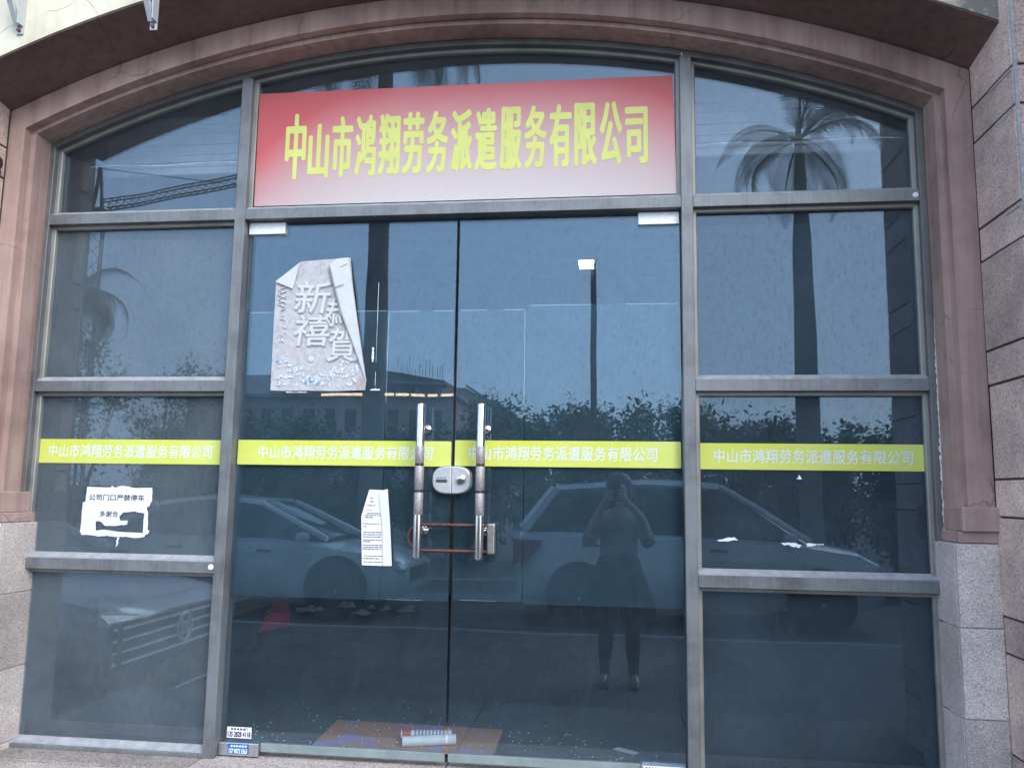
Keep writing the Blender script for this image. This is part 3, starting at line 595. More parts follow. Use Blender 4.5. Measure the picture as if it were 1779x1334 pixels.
grid_sheet([(-.365, 1.527), (-.452, 2.034), (-.50, 2.03), (-.532, 2.005), (-.515, 1.95), (-.47, 1.80), (-.415, 1.665)], .046, .004, 'folded_edge', 'poster_relief', P, lift=flap_lift)
MB().tube([(-.536, .035, 2.006), (-.519, .034, 1.95), (-.474, .036, 1.80), (-.418, .04, 1.664), (-.367, .044, 1.53)], [.002, .0035, .0035, .003, .001], 8).build('fold_roll', 'poster_edge', P, smooth=True)
for a, b, c, d in ((-.488, -.455, 1.990, 2.004), (-.505, -.468, 1.905, 1.917)): MB().add([(a, .0285, c), (b, .0285, d), (b, .0285, d+.006), (a, .0285, c+.005)], [(0, 1, 2, 3)]).build('crease', 'poster_edge', P)
def relief(ch, x0, x1, z0, z1, off=.014):
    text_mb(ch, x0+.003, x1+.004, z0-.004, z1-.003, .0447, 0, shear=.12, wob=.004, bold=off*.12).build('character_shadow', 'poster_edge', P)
    text_mb(ch, x0, x1, z0, z1, .0438, 0, shear=.12, wob=.004, bold=off*.07).build('character', 'poster_relief', P)
relief('\u65b0', -.683, -.528, 1.806, 1.938, .022); relief('\u79a7', -.680, -.520, 1.668, 1.797, .014); relief('\u8cc0', -.532, -.408, 1.603, 1.738, .016); relief('\u606d', -.548, -.462, 1.748, 1.862, .016)
for i, z in enumerate((1.93, 1.905, 1.88, 1.855)): MB().tube([(-.735+.018*math.sin(k*1.1+i), .0442, z-k*.006) for k in range(7)], .0022, 6).build('flourish', 'poster_relief', P, smooth=True)
for i in range(4):                                   # worn, no longer legible signature column
    mb = MB(); r_ = random.Random(i+21)
    for k in range(5): x, z = -.737+r_.random()*.02, 1.777-i*.036+r_.random()*.022; mb.tube([(x, .0444, z), (x+r_.uniform(-.012, .012), .0444, z+r_.uniform(-.008, .008))], .0016, 5)
    mb.build('worn_mark', 'poster_relief', P)
MB().lathe([(.013, 0), (.009, -.001), (.0001, -.0015)], 12, (-.60, .0448, 1.612), 'y').build('seal_mark', 'poster_relief', P)
for part, mat, cnt, sd in (('floral_print', 'poster_floral', 150, 1), ('blue_flowers', 'poster_blue', 16, 5)):
    r_ = random.Random(sd); mb = MB()
    for k in range(cnt):
        t = r_.random(); x = -.745+t*.35; hgt = .03+.10*abs(t-.5)**.8*2; z = 1.503+r_.random()*hgt
        if mat == 'poster_blue': x, z = r_.choice(((-.742, 1.60), (-.615, 1.515), (-.57, 1.515), (-.41, 1.60))); x += r_.gauss(0, .008); z += r_.gauss(0, .006)
        a = r_.random()*PI; q = r_.uniform(.004, .013); ca, sa = math.cos(a)*q, math.sin(a)*q
        mb.add([(x-ca, .0446, z-sa), (x+sa*.35, .0444, z-ca*.35), (x+ca, .0446, z+sa), (x-sa*.35, .0444, z+ca*.35)], [(0, 1, 2, 3)])
    tag(mb.build(part, mat, P), kind='stuff')
for k, (a, b, c, d) in enumerate(((-.326, -.324, 1.60, 1.93), (-.345, -.333, 1.60, 1.66), (-.345, -.305, 1.483, 1.492), (-.70, -.61, 1.474, 1.4785), (-.326, -.324, 1.50, 1.56))):
    mb = MB(); m = 9; L_ = []; R2 = []
    for i in range(m+1):
        t = i/m; w = rnd.uniform(.2, 1)
        if d-c > b-a: L_.append((a+(b-a)*.5*(1-w), c+(d-c)*t)); R2.append((b-(b-a)*.5*(1-w), c+(d-c)*t))
        else: L_.append((a+(b-a)*t, c)); R2.append((a+(b-a)*t, c+(d-c)*w))
    mb.prism_y(L_+R2[::-1], .0486, .0496).build('tape_remnant', 'paper', P)
# stuck letter
Lt = empty('printed_letter', (-.295, .047, .788), 'white printed letter with a folded edge taped beside the door handle', 'letter')
grid_sheet([(-.352, .789), (-.258, .788), (-.262, .93), (-.277, 1.083), (-.333, 1.0845), (-.362, .979)], .0485, .002, 'sheet', 'paper', Lt)
grid_sheet([(-.264, .7885), (-.2275, .790), (-.2385, .93), (-.2555, 1.0875), (-.292, 1.079), (-.272, .93)], .046, .004, 'folded_edge', 'paper_shade', Lt, lift=lambda x, z: .003+max(0, x+.28)*.12)
for z, a, b in ((1.052, -.328, -.315), (1.038, -.328, -.31), (1.023, -.338, -.306), (1.005, -.338, -.318), (.992, -.338, -.283), (.984, -.345, -.283), (.976, -.345, -.312), (.951, -.352, -.281), (.940, -.35, -.335), (.918, -.35, -.276), (.909, -.352, -.276), (.900, -.35, -.276), (.888, -.35, -.276), (.881, -.35, -.32), (.868, -.351, -.274), (.860, -.351, -.274), (.852, -.351, -.274), (.826, -.345, -.272), (.816, -.35, -.276), (.803, -.345, -.272)):
    mb = MB(); x = a
    while x < b: w = rnd.uniform(.004, .016); mb.box(x, min(x+w, b), .0452, .0456, z-.0012, z+.0012); x += w+rnd.uniform(.001, .004)
    mb.build('text_line', 'dark_ink', Lt)
# torn no-parking notice
NP = empty('torn_notice', (-1.40, .049, .875), 'torn white no-parking notice pasted on the side window glass', 'notice')
outer = [[-1.546,1.079],[-1.44,1.078],[-1.435,1.084],[-1.423,1.078],[-1.4,1.084],[-1.36,1.083],[-1.345,1.078],[-1.257,1.079],[-1.253,1.026],[-1.263,1.005],[-1.274,.998],[-1.267,.973],[-1.265,.91],[-1.258,.905],[-1.26,.892],[-1.274,.888],[-1.276,.879],[-1.311,.874],[-1.349,.877],[-1.378,.878],[-1.406,.876],[-1.441,.881],[-1.458,.878],[-1.475,.877],[-1.51,.881],[-1.552,.881],[-1.562,.893],[-1.559,1.015],[-1.548,1.018]]
hole = [[-1.377,.977],[-1.326,.982],[-1.283,.974],[-1.284,.894],[-1.374,.897],[-1.423,.901],[-1.466,.904],[-1.492,.899],[-1.495,.938],[-1.478,.938],[-1.45,.92],[-1.396,.922],[-1.356,.928],[-1.353,.943],[-1.389,.944],[-1.393,.958]]
def ragged(pts, k=3, amp=.0016):
    o = []
    for i, a in enumerate(pts):
        b = pts[(i+1) % len(pts)]
        for j in range(k): t = j/k; o.append((a[0]+(b[0]-a[0])*t+rnd.uniform(-amp, amp)*(j > 0), a[1]+(b[1]-a[1])*t+rnd.uniform(-amp, amp)*(j > 0)))
    return o
bm = bmesh.new()
es = []
for loop in (ragged(outer), ragged(hole)):
    vv = [bm.verts.new((x, .0485, z)) for x, z in loop]; es += [bm.edges.new((vv[i], vv[(i+1) % len(vv)])) for i in range(len(vv))]
bmesh.ops.triangle_fill(bm, use_beauty=True, edges=es)
bm.verts.index_update(); mb = MB(); nv = len(bm.verts); ff = [tuple(v.index for v in f.verts) for f in bm.faces]
bd = [(e.verts[0].index, e.verts[1].index) for e in bm.edges if len(e.link_faces) == 1]
mb.add([tuple(v.co) for v in bm.verts]+[(v.co.x, v.co.y+.001, v.co.z) for v in bm.verts], ff+[tuple(i+nv for i in reversed(f)) for f in ff]+[(a, b, b+nv, a+nv) for a, b in bd]); bm.free()
mb.build('paper', 'notice_paper', NP)
text_mb('\u516c\u53f8\u95e8\u53e3\u4e25\u7981\u505c\u8f66', -1.533, -1.288, 1.024, 1.049, .0482, 0, bold=.0005).build('lettering', 'dark_ink', NP)
text_mb('\u591a\u8c22\u5408', -1.480, -1.398, .957, .981, .0482, 0, bold=.0004).build('lettering', 'dark_ink', NP)
MB().prism_y(ragged([(-1.394, .876), (-1.384, .876), (-1.39, .862), (-1.388, .85), (-1.40, .834), (-1.396, .85), (-1.398, .86)], 2, .001), .0487, .0495).build('torn_scrap', 'notice_paper', NP)
for i, (pts, lab) in enumerate((([(1.02, .912), (1.04, .918), (1.06, .926), (1.085, .928), (1.098, .916), (1.06, .911)], 'small torn white paper scrap nearest the mullion beside the doors'),
        ([(1.253, .908), (1.262, .902), (1.28, .904), (1.30, .896), (1.318, .892), (1.326, .904), (1.305, .912), (1.27, .911)], 'ragged white paper scrap midway between the mullion and the stone pier'),
        ([(1.345, .91), (1.345, .897), (1.37, .902), (1.385, .906), (1.405, .905), (1.404, .911), (1.375, .909)], 'thin ragged white paper scrap toward the stone pier'),
        ([(1.314, 1.147), (1.335, 1.147), (1.33, 1.156), (1.324, 1.163)], 'tiny triangular white scrap just below a yellow name strip'))):
    o = MB().prism_y(ragged(pts, 3, .0025), .0486, .0496).build('paper_scrap', 'paper', None); tag(o, lab, 'scrap', 'paper scraps on the right window')
St = empty('phone_sticker', (-.822, .049, .114), 'small white sticker with a phone number above the bottom clamp', 'sticker')
box('label', 'paper', St, -.872, -.772, .0488, .0496, .1145, .1555); text_mb('135 2828 4118', -.868, -.776, .119, .138, .0485, 0, bold=.0009).build('number', 'dark_ink', St)
mb = MB()
for k in range(5): mb.lathe([(.0048, 0), (.0001, -.0002)], 8, (-.852+k*.0125, .0485, .1475), 'y')
mb.build('caption', 'dark_ink', St); text_mb('\u95e8', -.797, -.787, .1425, .1525, .0485, 0, bold=.0003).build('caption_text', 'dark_ink', St)

# ------------------------------------------------------------------ sign brackets on the cream wall
def bracket(x, z, label, top):
    k = empty('sign_bracket', (x, -.39, z), label, 'bracket', 'galvanised sign brackets on the cream wall')
    mb = MB().box(x-.014, x+.014, -.3975, -.392, z, top).box(x+.0105, x+.014, -.43, -.398, z+.03, top); mb.build('wall_angle', 'galvanised', k)
    MB().tube([(x-.004, -.405, z+.03), (x-.01, -.56, z+.30), (x-.014, -.62, z+.42)], .014, 4).build('strut', 'galvanised', k)
    MB().lathe([(.0001, -.012), (.007, -.011), (.007, 0)], 6, (x, -.3976, z+.012), 'y').build('bolt', 'rust_rod', k)
bracket(-1.122, 2.826, 'galvanised bracket hanging below the cream wall over the brown soffit', 3.6)
bracket(-1.685, 2.842, 'galvanised bracket bolted to the cream wall beside the stone pier', 3.6)

# ------------------------------------------------------------------ things inside the shop
Sh = empty('roller_shutter', (0, .35, 2.5), 'pale slatted roller shutter hanging behind the arched panes', 'shutter')
for k, (z0, z1) in enumerate(((2.545, 2.58), (2.584, 2.604), (2.608, 2.638), (2.642, 2.69), (2.694, 2.744), (2.748, 2.79), (2.794, 2.83))): box('slat', 'shutter', Sh, -1.78, 1.78, .335+.004*(k % 2), .36, z0, z1, .004, seg=1)
br = empty('broom', (-1.85, 2.95, .05), 'red plastic broom standing against the shop floor debris', 'broom')
MB().tube([(-1.872, 2.93, .27), (-1.99, 3.10, 1.25)], .013, 8).build('handle', 'broom_dark', br, smooth=True)
MB().loft([[(-1.92, 2.83, .155), (-1.755, 2.80, .185), (-1.755, 2.85, .19), (-1.92, 2.88, .16)], [(-1.888, 2.91, .285), (-1.852, 2.905, .29), (-1.852, 2.94, .29), (-1.888, 2.945, .285)]]).build('head', 'broom_dark', br, .006)
r_ = random.Random(3)
for k in range(9):
    t = k/8; a = Vector((-1.912+.15*t, 2.84-.03*t, .157+.028*t)); b_ = Vector((-1.925+.205*t, 2.74-.02*t, .047+.045*t))
    MB().loft([[(a.x-.010, a.y-.012, a.z), (a.x+.010, a.y-.012, a.z), (a.x+.010, a.y+.02, a.z), (a.x-.010, a.y+.02, a.z)], [(b_.x-.013, b_.y-.015, b_.z), (b_.x+.013, b_.y-.015, b_.z), (b_.x+.013, b_.y+.03, b_.z), (b_.x-.013, b_.y+.03, b_.z)]]).build('bristles', 'broom_red', br)
for k in range(16):
    x, y = r_.uniform(-2.25, -1.1), r_.uniform(3.6, 4.2); q = r_.uniform(.03, .10)
    pts = [(x+q*math.cos(a)*r_.uniform(.6, 1.2), y+q*math.sin(a)*r_.uniform(.5, 1), .046+r_.uniform(0, .02)) for a in [2*PI*i/7 for i in range(7)]]
    c = (x+q*r_.uniform(-.5, .5), y+q*r_.uniform(-.4, .4), .06+q*r_.uniform(.2, .5)); mb = MB(); mb.add(pts+[c], [(i, (i+1) % 7, 7) for i in range(7)]+[tuple(reversed(range(7)))])
    tag(mb.build('rubble_piece', 'litter_white', None), 'broken pale plaster rubble lying behind the red broom', 'rubble', 'plaster rubble along the back of the shop floor')
Mt = MB().loft([[(-.59, .21, .0455), (.16, .22, .0455), (.15, .58, .0455), (-.61, .60, .0455)], [(-.588, .212, .0505), (.158, .222, .0505), (.148, .578, .0505), (-.608, .598, .0505)]]).build('cardboard_mat', 'door_mat', None)
tag(Mt, 'brown cardboard sheet with purple stains on the floor inside the doors', 'cardboard')
for a, b_, r0, lab, mats in (((-.245, .335, .077), (-.04, .375, .077), .018, 'printed rolled-up paper tube lying behind the plain tube', 'tube_print'), ((-.222, .262, .071), (-.012, .325, .073), .021, 'plain white rolled-up paper tube on the cardboard', 'tube_white')):
    t = empty('paper_roll', a, lab, 'paper roll', 'paper rolls on the cardboard')
    A3, B3 = Vector(a), Vector(b_); d = (B3-A3)
    MB().tube([A3, B3], r0, 16).build('roll', 'tube_white', t, smooth=50)
    if mats == 'tube_print':
        MB().tube([A3+d*.02, A3+d*.2], r0+.0006, 16).build('red_band', 'tube_red', t, smooth=50)
        mb = MB()
        for k in range(10): p = A3+d*(.26+.07*k); mb.tube([p, p+d*.045], r0+.0007, 16)
        mb.build('print_band', 'tube_print', t, smooth=50)
    for p, s in ((A3, -1), (B3, 1)): MB().tube([p+d*.004*s, p+d*.0085*s], r0*.72, 14).build('roll_core', 'black', t)
tag(MB().loft([[(.63, .395, .0455), (.715, .335, .0455), (.735, .365, .0455), (.65, .425, .0455)], [(.63, .395, .0475), (.715, .335, .0475), (.735, .365, .0475), (.65, .425, .0475)]]).build('paper_strip', 'paper', None), 'small white strip lying on the bare floor behind the door glass', 'paper strip')
mb = MB(); r_ = random.Random(11)
for k in range(420):
    x = r_.uniform(-.95, .95); y = .14+abs(r_.gauss(0, .35)) if r_.random() < .7 else r_.uniform(.2, 3); q = r_.uniform(.0015, .005); a = r_.random()*PI; zz = .0515 if (-.62 < x < .17 and .2 < y < .61) else .0475 if y < .3 else .0458
    mb.add([(x+q*math.cos(a+i*PI/2), y+q*math.sin(a+i*PI/2), zz) for i in range(4)]+[(x, y, zz+q*.7)], [(0, 1, 4), (1, 2, 4), (2, 3, 4), (3, 0, 4), (3, 2, 1, 0)])
tag(mb.build('floor_litter', 'litter_white', None), 'scattered white crumbs and specks on the shop floor', 'litter', kind='stuff')

# ------------------------------------------------------------------ the street behind the camera, seen in the glass
def make_car(name, label, paint, L, W, Hh, prof, cabin, loc, rz, front='plain', tail=False):
    """prof: stations (x, z_low, z_top, half width); cabin: roof line stations (x, z, half width)"""
    t = empty(name, loc, label, 'car', rz=rz)
    rings = []
    for x, zl, zt, hw in prof:
        sec = [(hw*.86, zl), (hw*.97, zl+.12), (hw, zl+.30*(zt-zl)+.05), (hw, zl+.62*(zt-zl)), (hw*.955, zt-.04), (hw*.80, zt), (hw*.35, zt+.015)]
        rings.append([(x, y, z) for y, z in sec]+[(x, -y, z) for y, z in reversed(sec)])
    MB().loft(rings).build('body', paint, t, smooth=45, local=True)
    belt = lambda x: next((p[2]+(q[2]-p[2])*(x-p[0])/(q[0]-p[0]) for p, q in zip(prof, prof[1:]) if p[0] <= x <= q[0]), prof[0][2])
    rings = []
    for x, z, hw in cabin:
        zb_ = belt(x)-.02; hb = hw+.11*min(1, max(0, z-zb_)/.5); sec = [(hb, zb_), (hw+.02, z-.06), (hw-.08, z), (hw*.4, z+.02)]
        rings.append([(x, y, zz) for y, zz in sec]+[(x, -y, zz) for y, zz in reversed(sec)])
    MB().loft(rings).build('window_glass', 'car_glass', t, smooth=45, local=True)
    roof = [c for c in cabin if c[1] > max(k[1] for k in cabin)-.16]
    MB().loft([[(x, y, zz) for y, zz in ((hw+.025, z-.075), (hw-.06, z+.012), (hw*.4, z+.032), (-hw*.4, z+.032), (-hw+.06, z+.012), (-hw-.025, z-.075))] for x, z, hw in roof]).build('roof', paint, t, smooth=40, local=True)
    for s in (-1, 1):
        for i0, i1, w in ((0, 1, .07), (len(cabin)-1, len(cabin)-2, .04)):
            (xa_, za_, ha_), (xb_, zb2, hb_) = cabin[i0], cabin[i1]
            MB().tube([(xa_, s*(ha_+.08), za_), (xb_, s*(hb_+.028), zb2-.03)], w, 6).build('pillar', paint, t, smooth=True, local=True)
        xm = (cabin[1][0]+cabin[-2][0])/2
        MB().tube([(xm, s*(cabin[1][2]+.115), belt(xm)), (xm-.04, s*(cabin[1][2]+.03), cabin[2][1]-.05)], .03, 6).build('pillar', 'grille_black', t, smooth=True, local=True)
        xw = cabin[-2][0]-.05 if False else cabin[-1][0]-.35
        MB().lathe([(.0001, -.06), (.07, -.05), (.09, 0), (.07, .05), (.0001, .06)], 12, (xw+.1, s*(W/2+.01), belt(xw)+.06)).build('mirror', paint, t, smooth=60, local=True)
        for xw in (prof[0][0]+.18*L, prof[-1][0]-.185*L):
            wc = (xw, s*(W/2-.10), .33)
            MB().lathe([(.40, .0), (.40, .006), (.0001, .007)], 28, (xw, s*(W/2-.004)-(.006 if s < 0 else 0), .36), 'y').build('wheel_arch', 'grille_black', t, local=True)
            wh = MB().lathe([(.2, -.10), (.31, -.10), (.33, -.08), (.33, .08), (.31, .10), (.2, .10)], 28, (wc[0], s*(W/2-.085), wc[2]), 'y').build('tyre', 'tyre', t, smooth=40, local=True)
            MB().lathe([(.21, -.095), (.2, -.099), (.06, -.09), (.0001, -.105), (.0001, .105), (.06, .09), (.2, .099), (.21, .095)], 20, (wc[0], s*(W/2-.085), wc[2]), 'y').build('rim', 'rim', wh, local=True)
        for xw in (cabin[1][0]+.35, (cabin[1][0]+cabin[-1][0])/2+.35): MB().tube([(xw, s*(W/2+.002), belt(xw)-.14), (xw+.1, s*(W/2+.02), belt(xw)-.135), (xw+.2, s*(W/2+.002), belt(xw)-.14)], .014, 6).build('door_handle', 'chrome' if paint == 'car_silver' else 'grille_black', t, smooth=True, local=True)
        xf_ = prof[-1][0]; zt = prof[-2][2]
        MB().loft([[(xf_-.10, s*W*.30, zt-.14), (xf_-.10, s*W*.47, zt-.12), (xf_-.10, s*W*.47, zt-.02), (xf_-.10, s*W*.30, zt-.05)], [(xf_+.012, s*W*.27, zt-.15), (xf_-.02, s*W*.44, zt-.13), (xf_-.10, s*W*.455, zt-.045), (xf_-.005, s*W*.27, zt-.09)]]).build('headlight', 'headlight', t, .01, local=True)
        xr = prof[0][0]; zr = prof[1][2]
        if tail: MB().loft([[(xr-.012, s*W*.40, zr-.42), (xr-.012, s*W*.46, zr-.42), (xr-.012, s*W*.47, zr-.08), (xr-.012, s*W*.36, zr-.08)], [(xr+.10, s*W*.495, zr-.40), (xr+.12, s*W*.505, zr-.40), (xr+.34, s*W*.507, zr-.08), (xr+.10, s*W*.50, zr-.08)]]).build('taillight', 'taillight', t, .008, local=True)
        else: MB().loft([[(xr-.012, s*W*.28, zr-.2), (xr-.012, s*W*.46, zr-.2), (xr-.012, s*W*.46, zr-.08), (xr-.012, s*W*.28, zr-.08)], [(xr+.05, s*W*.28, zr-.2), (xr+.2, s*W*.50, zr-.2), (xr+.2, s*W*.50, zr-.08), (xr+.05, s*W*.28, zr-.08)]]).build('taillight', 'taillight', t, .008, local=True)
    xf_ = prof[-1][0]; zt = prof[-2][2]
    if front == 'slats':
        box('grille', 'grille_black', t, xf_-.06, xf_+.006, -W*.44, W*.44, zt-.42, zt-.10, .01, local=True)
        for k in range(4): MB().loft([[(xf_+.004+.02*(1-abs(y)/(W*.45)), y, zt-.145-k*.072+dz) for dz in (0, .017)]+[(xf_-.01, y, zt-.145-k*.072+.017), (xf_-.01, y, zt-.145-k*.072)] for y in (-W*.45, -W*.25, -.1, .1, W*.25, W*.45)]).build('chrome_slat', 'cap_white', t, local=True)
        c = (xf_+.036, 0, zt-.23); a = []
        MB().tube([(c[0], .095*math.cos(2*PI*k/24), c[2]+.095*math.sin(2*PI*k/24)) for k in range(25)], .010, 8).build('badge_ring', 'cap_white', t, smooth=True, local=True)
        MB().tube([(c[0], -.05, c[2]+.075), (c[0], -.03, c[2]-.07), (c[0], 0, c[2]+.01), (c[0], .03, c[2]-.07), (c[0], .05, c[2]+.075)], .008, 6).build('badge_mark', 'cap_white', t, local=True)
        box('plate', 'rim', t, xf_+.004, xf_+.014, -.22, .22, zt-.60, zt-.46, .004, local=True)
        for k in range(3): box('bumper_slat', 'cap_white', t, xf_-.005, xf_+.012, -W*.40, W*.40, zt-.66-k*.07, zt-.652-k*.07, local=True)
    else: box('grille', 'grille_black', t, xf_-.05, xf_+.004, -W*.30, W*.30, zt-.3, zt-.12, .01, local=True)
    return t
sed = [(-2.3, .32, .72, .62), (-2.22, .25, .93, .80), (-1.75, .20, .98, .88), (-.9, .19, .97, .90), (.4, .19, .94, .90), (1.2, .19, .90, .89), (1.8, .20, .82, .86), (2.18, .24, .72, .78), (2.3, .32, .62, .62)]
sedc = [(-1.75, .99, .62), (-1.15, 1.38, .54), (-.4, 1.46, .55), (.3, 1.42, .55), (1.25, .95, .64)]
make_car('parked_sedan', 'white sedan parked along the kerb with its nose toward the lamp post', 'car_white', 4.6, 1.8, 1.46, sed, sedc, (-4.25, -7.7, Z0-.1), 0)
suv = [(-2.2, .40, .85, .72), (-2.14, .30, 1.08, .86), (-1.7, .24, 1.10, .92), (-.6, .23, 1.08, .93), (.7, .23, 1.05, .93), (1.3, .23, 1.02, .92), (1.85, .25, .94, .88), (2.1, .3, .82, .8), (2.2, .38, .7, .66)]
suvc = [(-2.1, 1.12, .66), (-1.72, 1.66, .58), (-.6, 1.74, .60), (.3, 1.70, .60), (1.3, 1.06, .68)]
make_car('parked_suv', 'white tall car with dark L-shaped tail lights parked behind the photographer', 'car_white', 4.4, 1.86, 1.74, suv, suvc, (1.62, -7.75, Z0-.1), 0, tail=True)
make_car('silver_car', 'silver car with chrome slatted grille standing close to the shop', 'car_silver', 4.6, 1.8, 1.46, sed, sedc, (-4.78, -2.52, Z0), 0, front='slats')

# street lamp
lp = empty('street_lamp', (.22, -13, Z0), 'slim dark street lamp with a lit square LED head', 'street lamp')
MB().lathe([(.0001, 0), (.10, 0), (.10, .25), (.068, .27), (.060, 5.95), (.0001, 5.96)], 14, (.22, -13, Z0)).build('pole', 'lamp_pole', lp, smooth=40)
hd = MB().box(-.10, .27, -13.1, -12.72, 5.60, 5.68).build('lamp_head', 'lamp_pole', lp, .02)
MB().add([(-.08, -12.735, 5.597), (.23, -12.735, 5.597), (.23, -13.08, 5.597), (-.08, -13.08, 5.597)], [(0, 3, 2, 1)]).build('led_panel', 'lamp_led', hd)
MB().box(-.09, .24, -12.719, -12.70, 5.605, 5.675).build('led_front', 'lamp_led', hd)

# palms
def frond_mesh():
    mb = MB(); pts = []; n = 22
    for i in range(n+1):
        t = i/n; pts.append(Vector((2.7*math.sin(t*1.25)/1.0*(1-.12*t), 0, .75*math.sin(t*2.0)-1.75*t**2.2)))
    mb.tube(pts, [.035*(1-.85*i/n) for i in range(n+1)], 5); r_ = random.Random(5)
    for i in range(2, n):
        d = (pts[i+1]-pts[i-1]).normalized()
        for s in (-1, 1):
            for q in (0, .33, .66):
                p = pts[i]+(pts[i+1]-pts[i])*q; Ln = .62*math.sin(PI*min(1, (i+q)/n*.86+.16))+.1; k = r_.uniform(-.18, .18)
                side = Vector((0, s, 0)); tip = p+side*Ln*.72+d*Ln*.45+Vector((0, 0, -Ln*(.42+k))); mid = p+side*Ln*.45+d*Ln*.2+Vector((0, 0, -Ln*.05)); w = d*.013
                mb.add([p-w*.6, mid-w, tip, mid+w, p+w*.6], [(0, 1, 3, 4), (1, 2, 3)])
    return mb
fm = frond_mesh()
def palm(name, x, y, h, r0, label, nf=15, scale=1.0, droop=0):
    t = empty(name, (x, y, Z0), label, 'palm tree', 'palms along the street')
    MB().lathe([(r0*1.25, 0), (r0*1.05, .5), (r0, 2), (r0*1.06, h*.5), (r0*.86, h*.85), (r0*.62, h)], 16, (0, 0, 0)).build('trunk', 'trunk_grey', t, smooth=50, local=True)
    MB().lathe([(r0*.66, h), (r0*.6, h+.25), (r0*.36, h+1.0), (.03, h+1.3)], 12, (0, 0, 0)).build('crownshaft', 'shaft_green', t, smooth=50, local=True)
    me = None; r_ = random.Random(int(x*10+99))
    for k in range(nf):
        if me is None: o = fm.build('frond', 'palm_green', t, local=True); me = o.data
        else: o = bpy.data.objects.new('frond', me); COL.objects.link(o); o.parent = t
        o.location = (0, 0, h+.95); s = scale*r_.uniform(.88, 1.1); o.scale = (s, s, s)
        o.rotation_euler = (r_.uniform(-.35, .35), r_.uniform(-.8, .55)+droop, 2*PI*k/nf+r_.uniform(-.2, .2))
    return t
palm('royal_palm', -4.0, -12.1, 10.2, .215, 'tall royal palm with thick grey trunk between the sedan and the hall', droop=.35)
palm('royal_palm', 4.15, -12.3, 7.3, .20, 'shorter royal palm behind the tall white car', nf=14, scale=.66, droop=.3)
palm('royal_palm', -10.6, -12.2, 12, .26, 'tall royal palm near the tower crane side of the street')
palm('feather_palm', -11.35, -13.4, 4.9, .14, 'low bushy palm at the foot of a tall royal palm', nf=22, scale=.62, droop=.3)

# hedge shrubs and trees: stems plus leaf cards
def shrub(name, x, y, rx, ry, h, label, nleaf, mat='leaf', zlow=.1, size=.125, group='shrubs in the planting bed'):
    t = empty(name, (x, y, Z0), label, 'shrub', group); r_ = random.Random(int(abs(x)*100+h*10)); st = MB()
    tips = []
    for k in range(9):
        a = r_.random()*2*PI; q = r_.uniform(.2, .85); tip = Vector((rx*q*math.cos(a), ry*q*math.sin(a), h*r_.uniform(.55, .98)*(1-.25*q*q))); tips.append(tip)
        st.tube([(0.1*math.cos(a), .1*math.sin(a), 0), (tip.x*.45, tip.y*.45, tip.z*.5), tip], [.035, .022, .008], 5)
    st.build('stems', 'bark', t, local=True)
    mb = MB(); cl = [Vector((rx*r_.gauss(0, .42), ry*r_.gauss(0, .42), h*r_.uniform(zlow+.1, .86))) for k in range(34)]+tips
    for i in range(nleaf):
        c = r_.choice(cl); d = Vector((r_.gauss(0, 1), r_.gauss(0, 1), r_.gauss(0, 1))); d.normalize(); p = c+d*(.16+.14*h/3)*abs(r_.gauss(.8, .45))
        if p.z < .1 or abs(p.x) > rx*1.3: continue
        u = Vector((r_.gauss(0, 1), r_.gauss(0, 1), r_.gauss(-.3, .6))).normalized(); w = u.cross(d+Vector((.01, 0, .5))).normalized(); s = size*r_.uniform(.6, 1.3)
        mb.add([p, p+u*s*.5+w*s*.28, p+u*s*1.15, p+u*s*.5-w*s*.28], [(0, 1, 2, 3)])
    f = mb.build('foliage', mat, t, local=True)
    return t
heights = [(-8.6, 3.0), (-7.5, 3.35), (-6.5, 3.25), (-5.5, 3.1), (-4.6, 3.0), (-3.5, 2.9), (-2.5, 2.75), (-1.95, 3.75), (-1.0, 3.35), (.0, 3.45), (1.05, 3.45), (2.05, 3.4), (3.1, 3.3), (4.0, 3.2), (5.0, 3.1), (6.1, 3.3), (7.2, 3.2)]
kinds = ['broad dark shrub', 'leafy green shrub', 'glossy green shrub']
for i, (x, h) in enumerate(heights):
    near = 'under the tall royal palm' if x < -3 and x > -5 else 'beside the street lamp pole' if abs(x) < 1.2 else 'between the royal palm and the low bushy palm' if x < -5 else 'on the shorter palm side of the street lamp' if x > 1.2 else 'between the palm and the street lamp'
    shrub('hedge_shrub', x, -13.6-.35*(i % 3), .78, .6, h, f'{"bright" if i % 3 else "dark"} green leafy hedge shrub {near}', 6000, 'leaf' if i % 3 else 'leaf_dark')
shrub('round_shrub', -11.9, -14.5, 1.5, 1.2, 5.0, 'large rounded dense shrub beside the low bushy palm', 5200, 'leaf_dark', size=.11)
shrub('tall_shrub', -9.3, -15.2, .9, .8, 4.8, 'taller open shrub rising above the hedge near the low palm', 2600, 'leaf', size=.1)
shrub('tall_shrub', -10.4, -15.5, .9, .8, 4.1, 'medium open shrub between the rounded shrub and the taller one', 2400, 'leaf', size=.1)

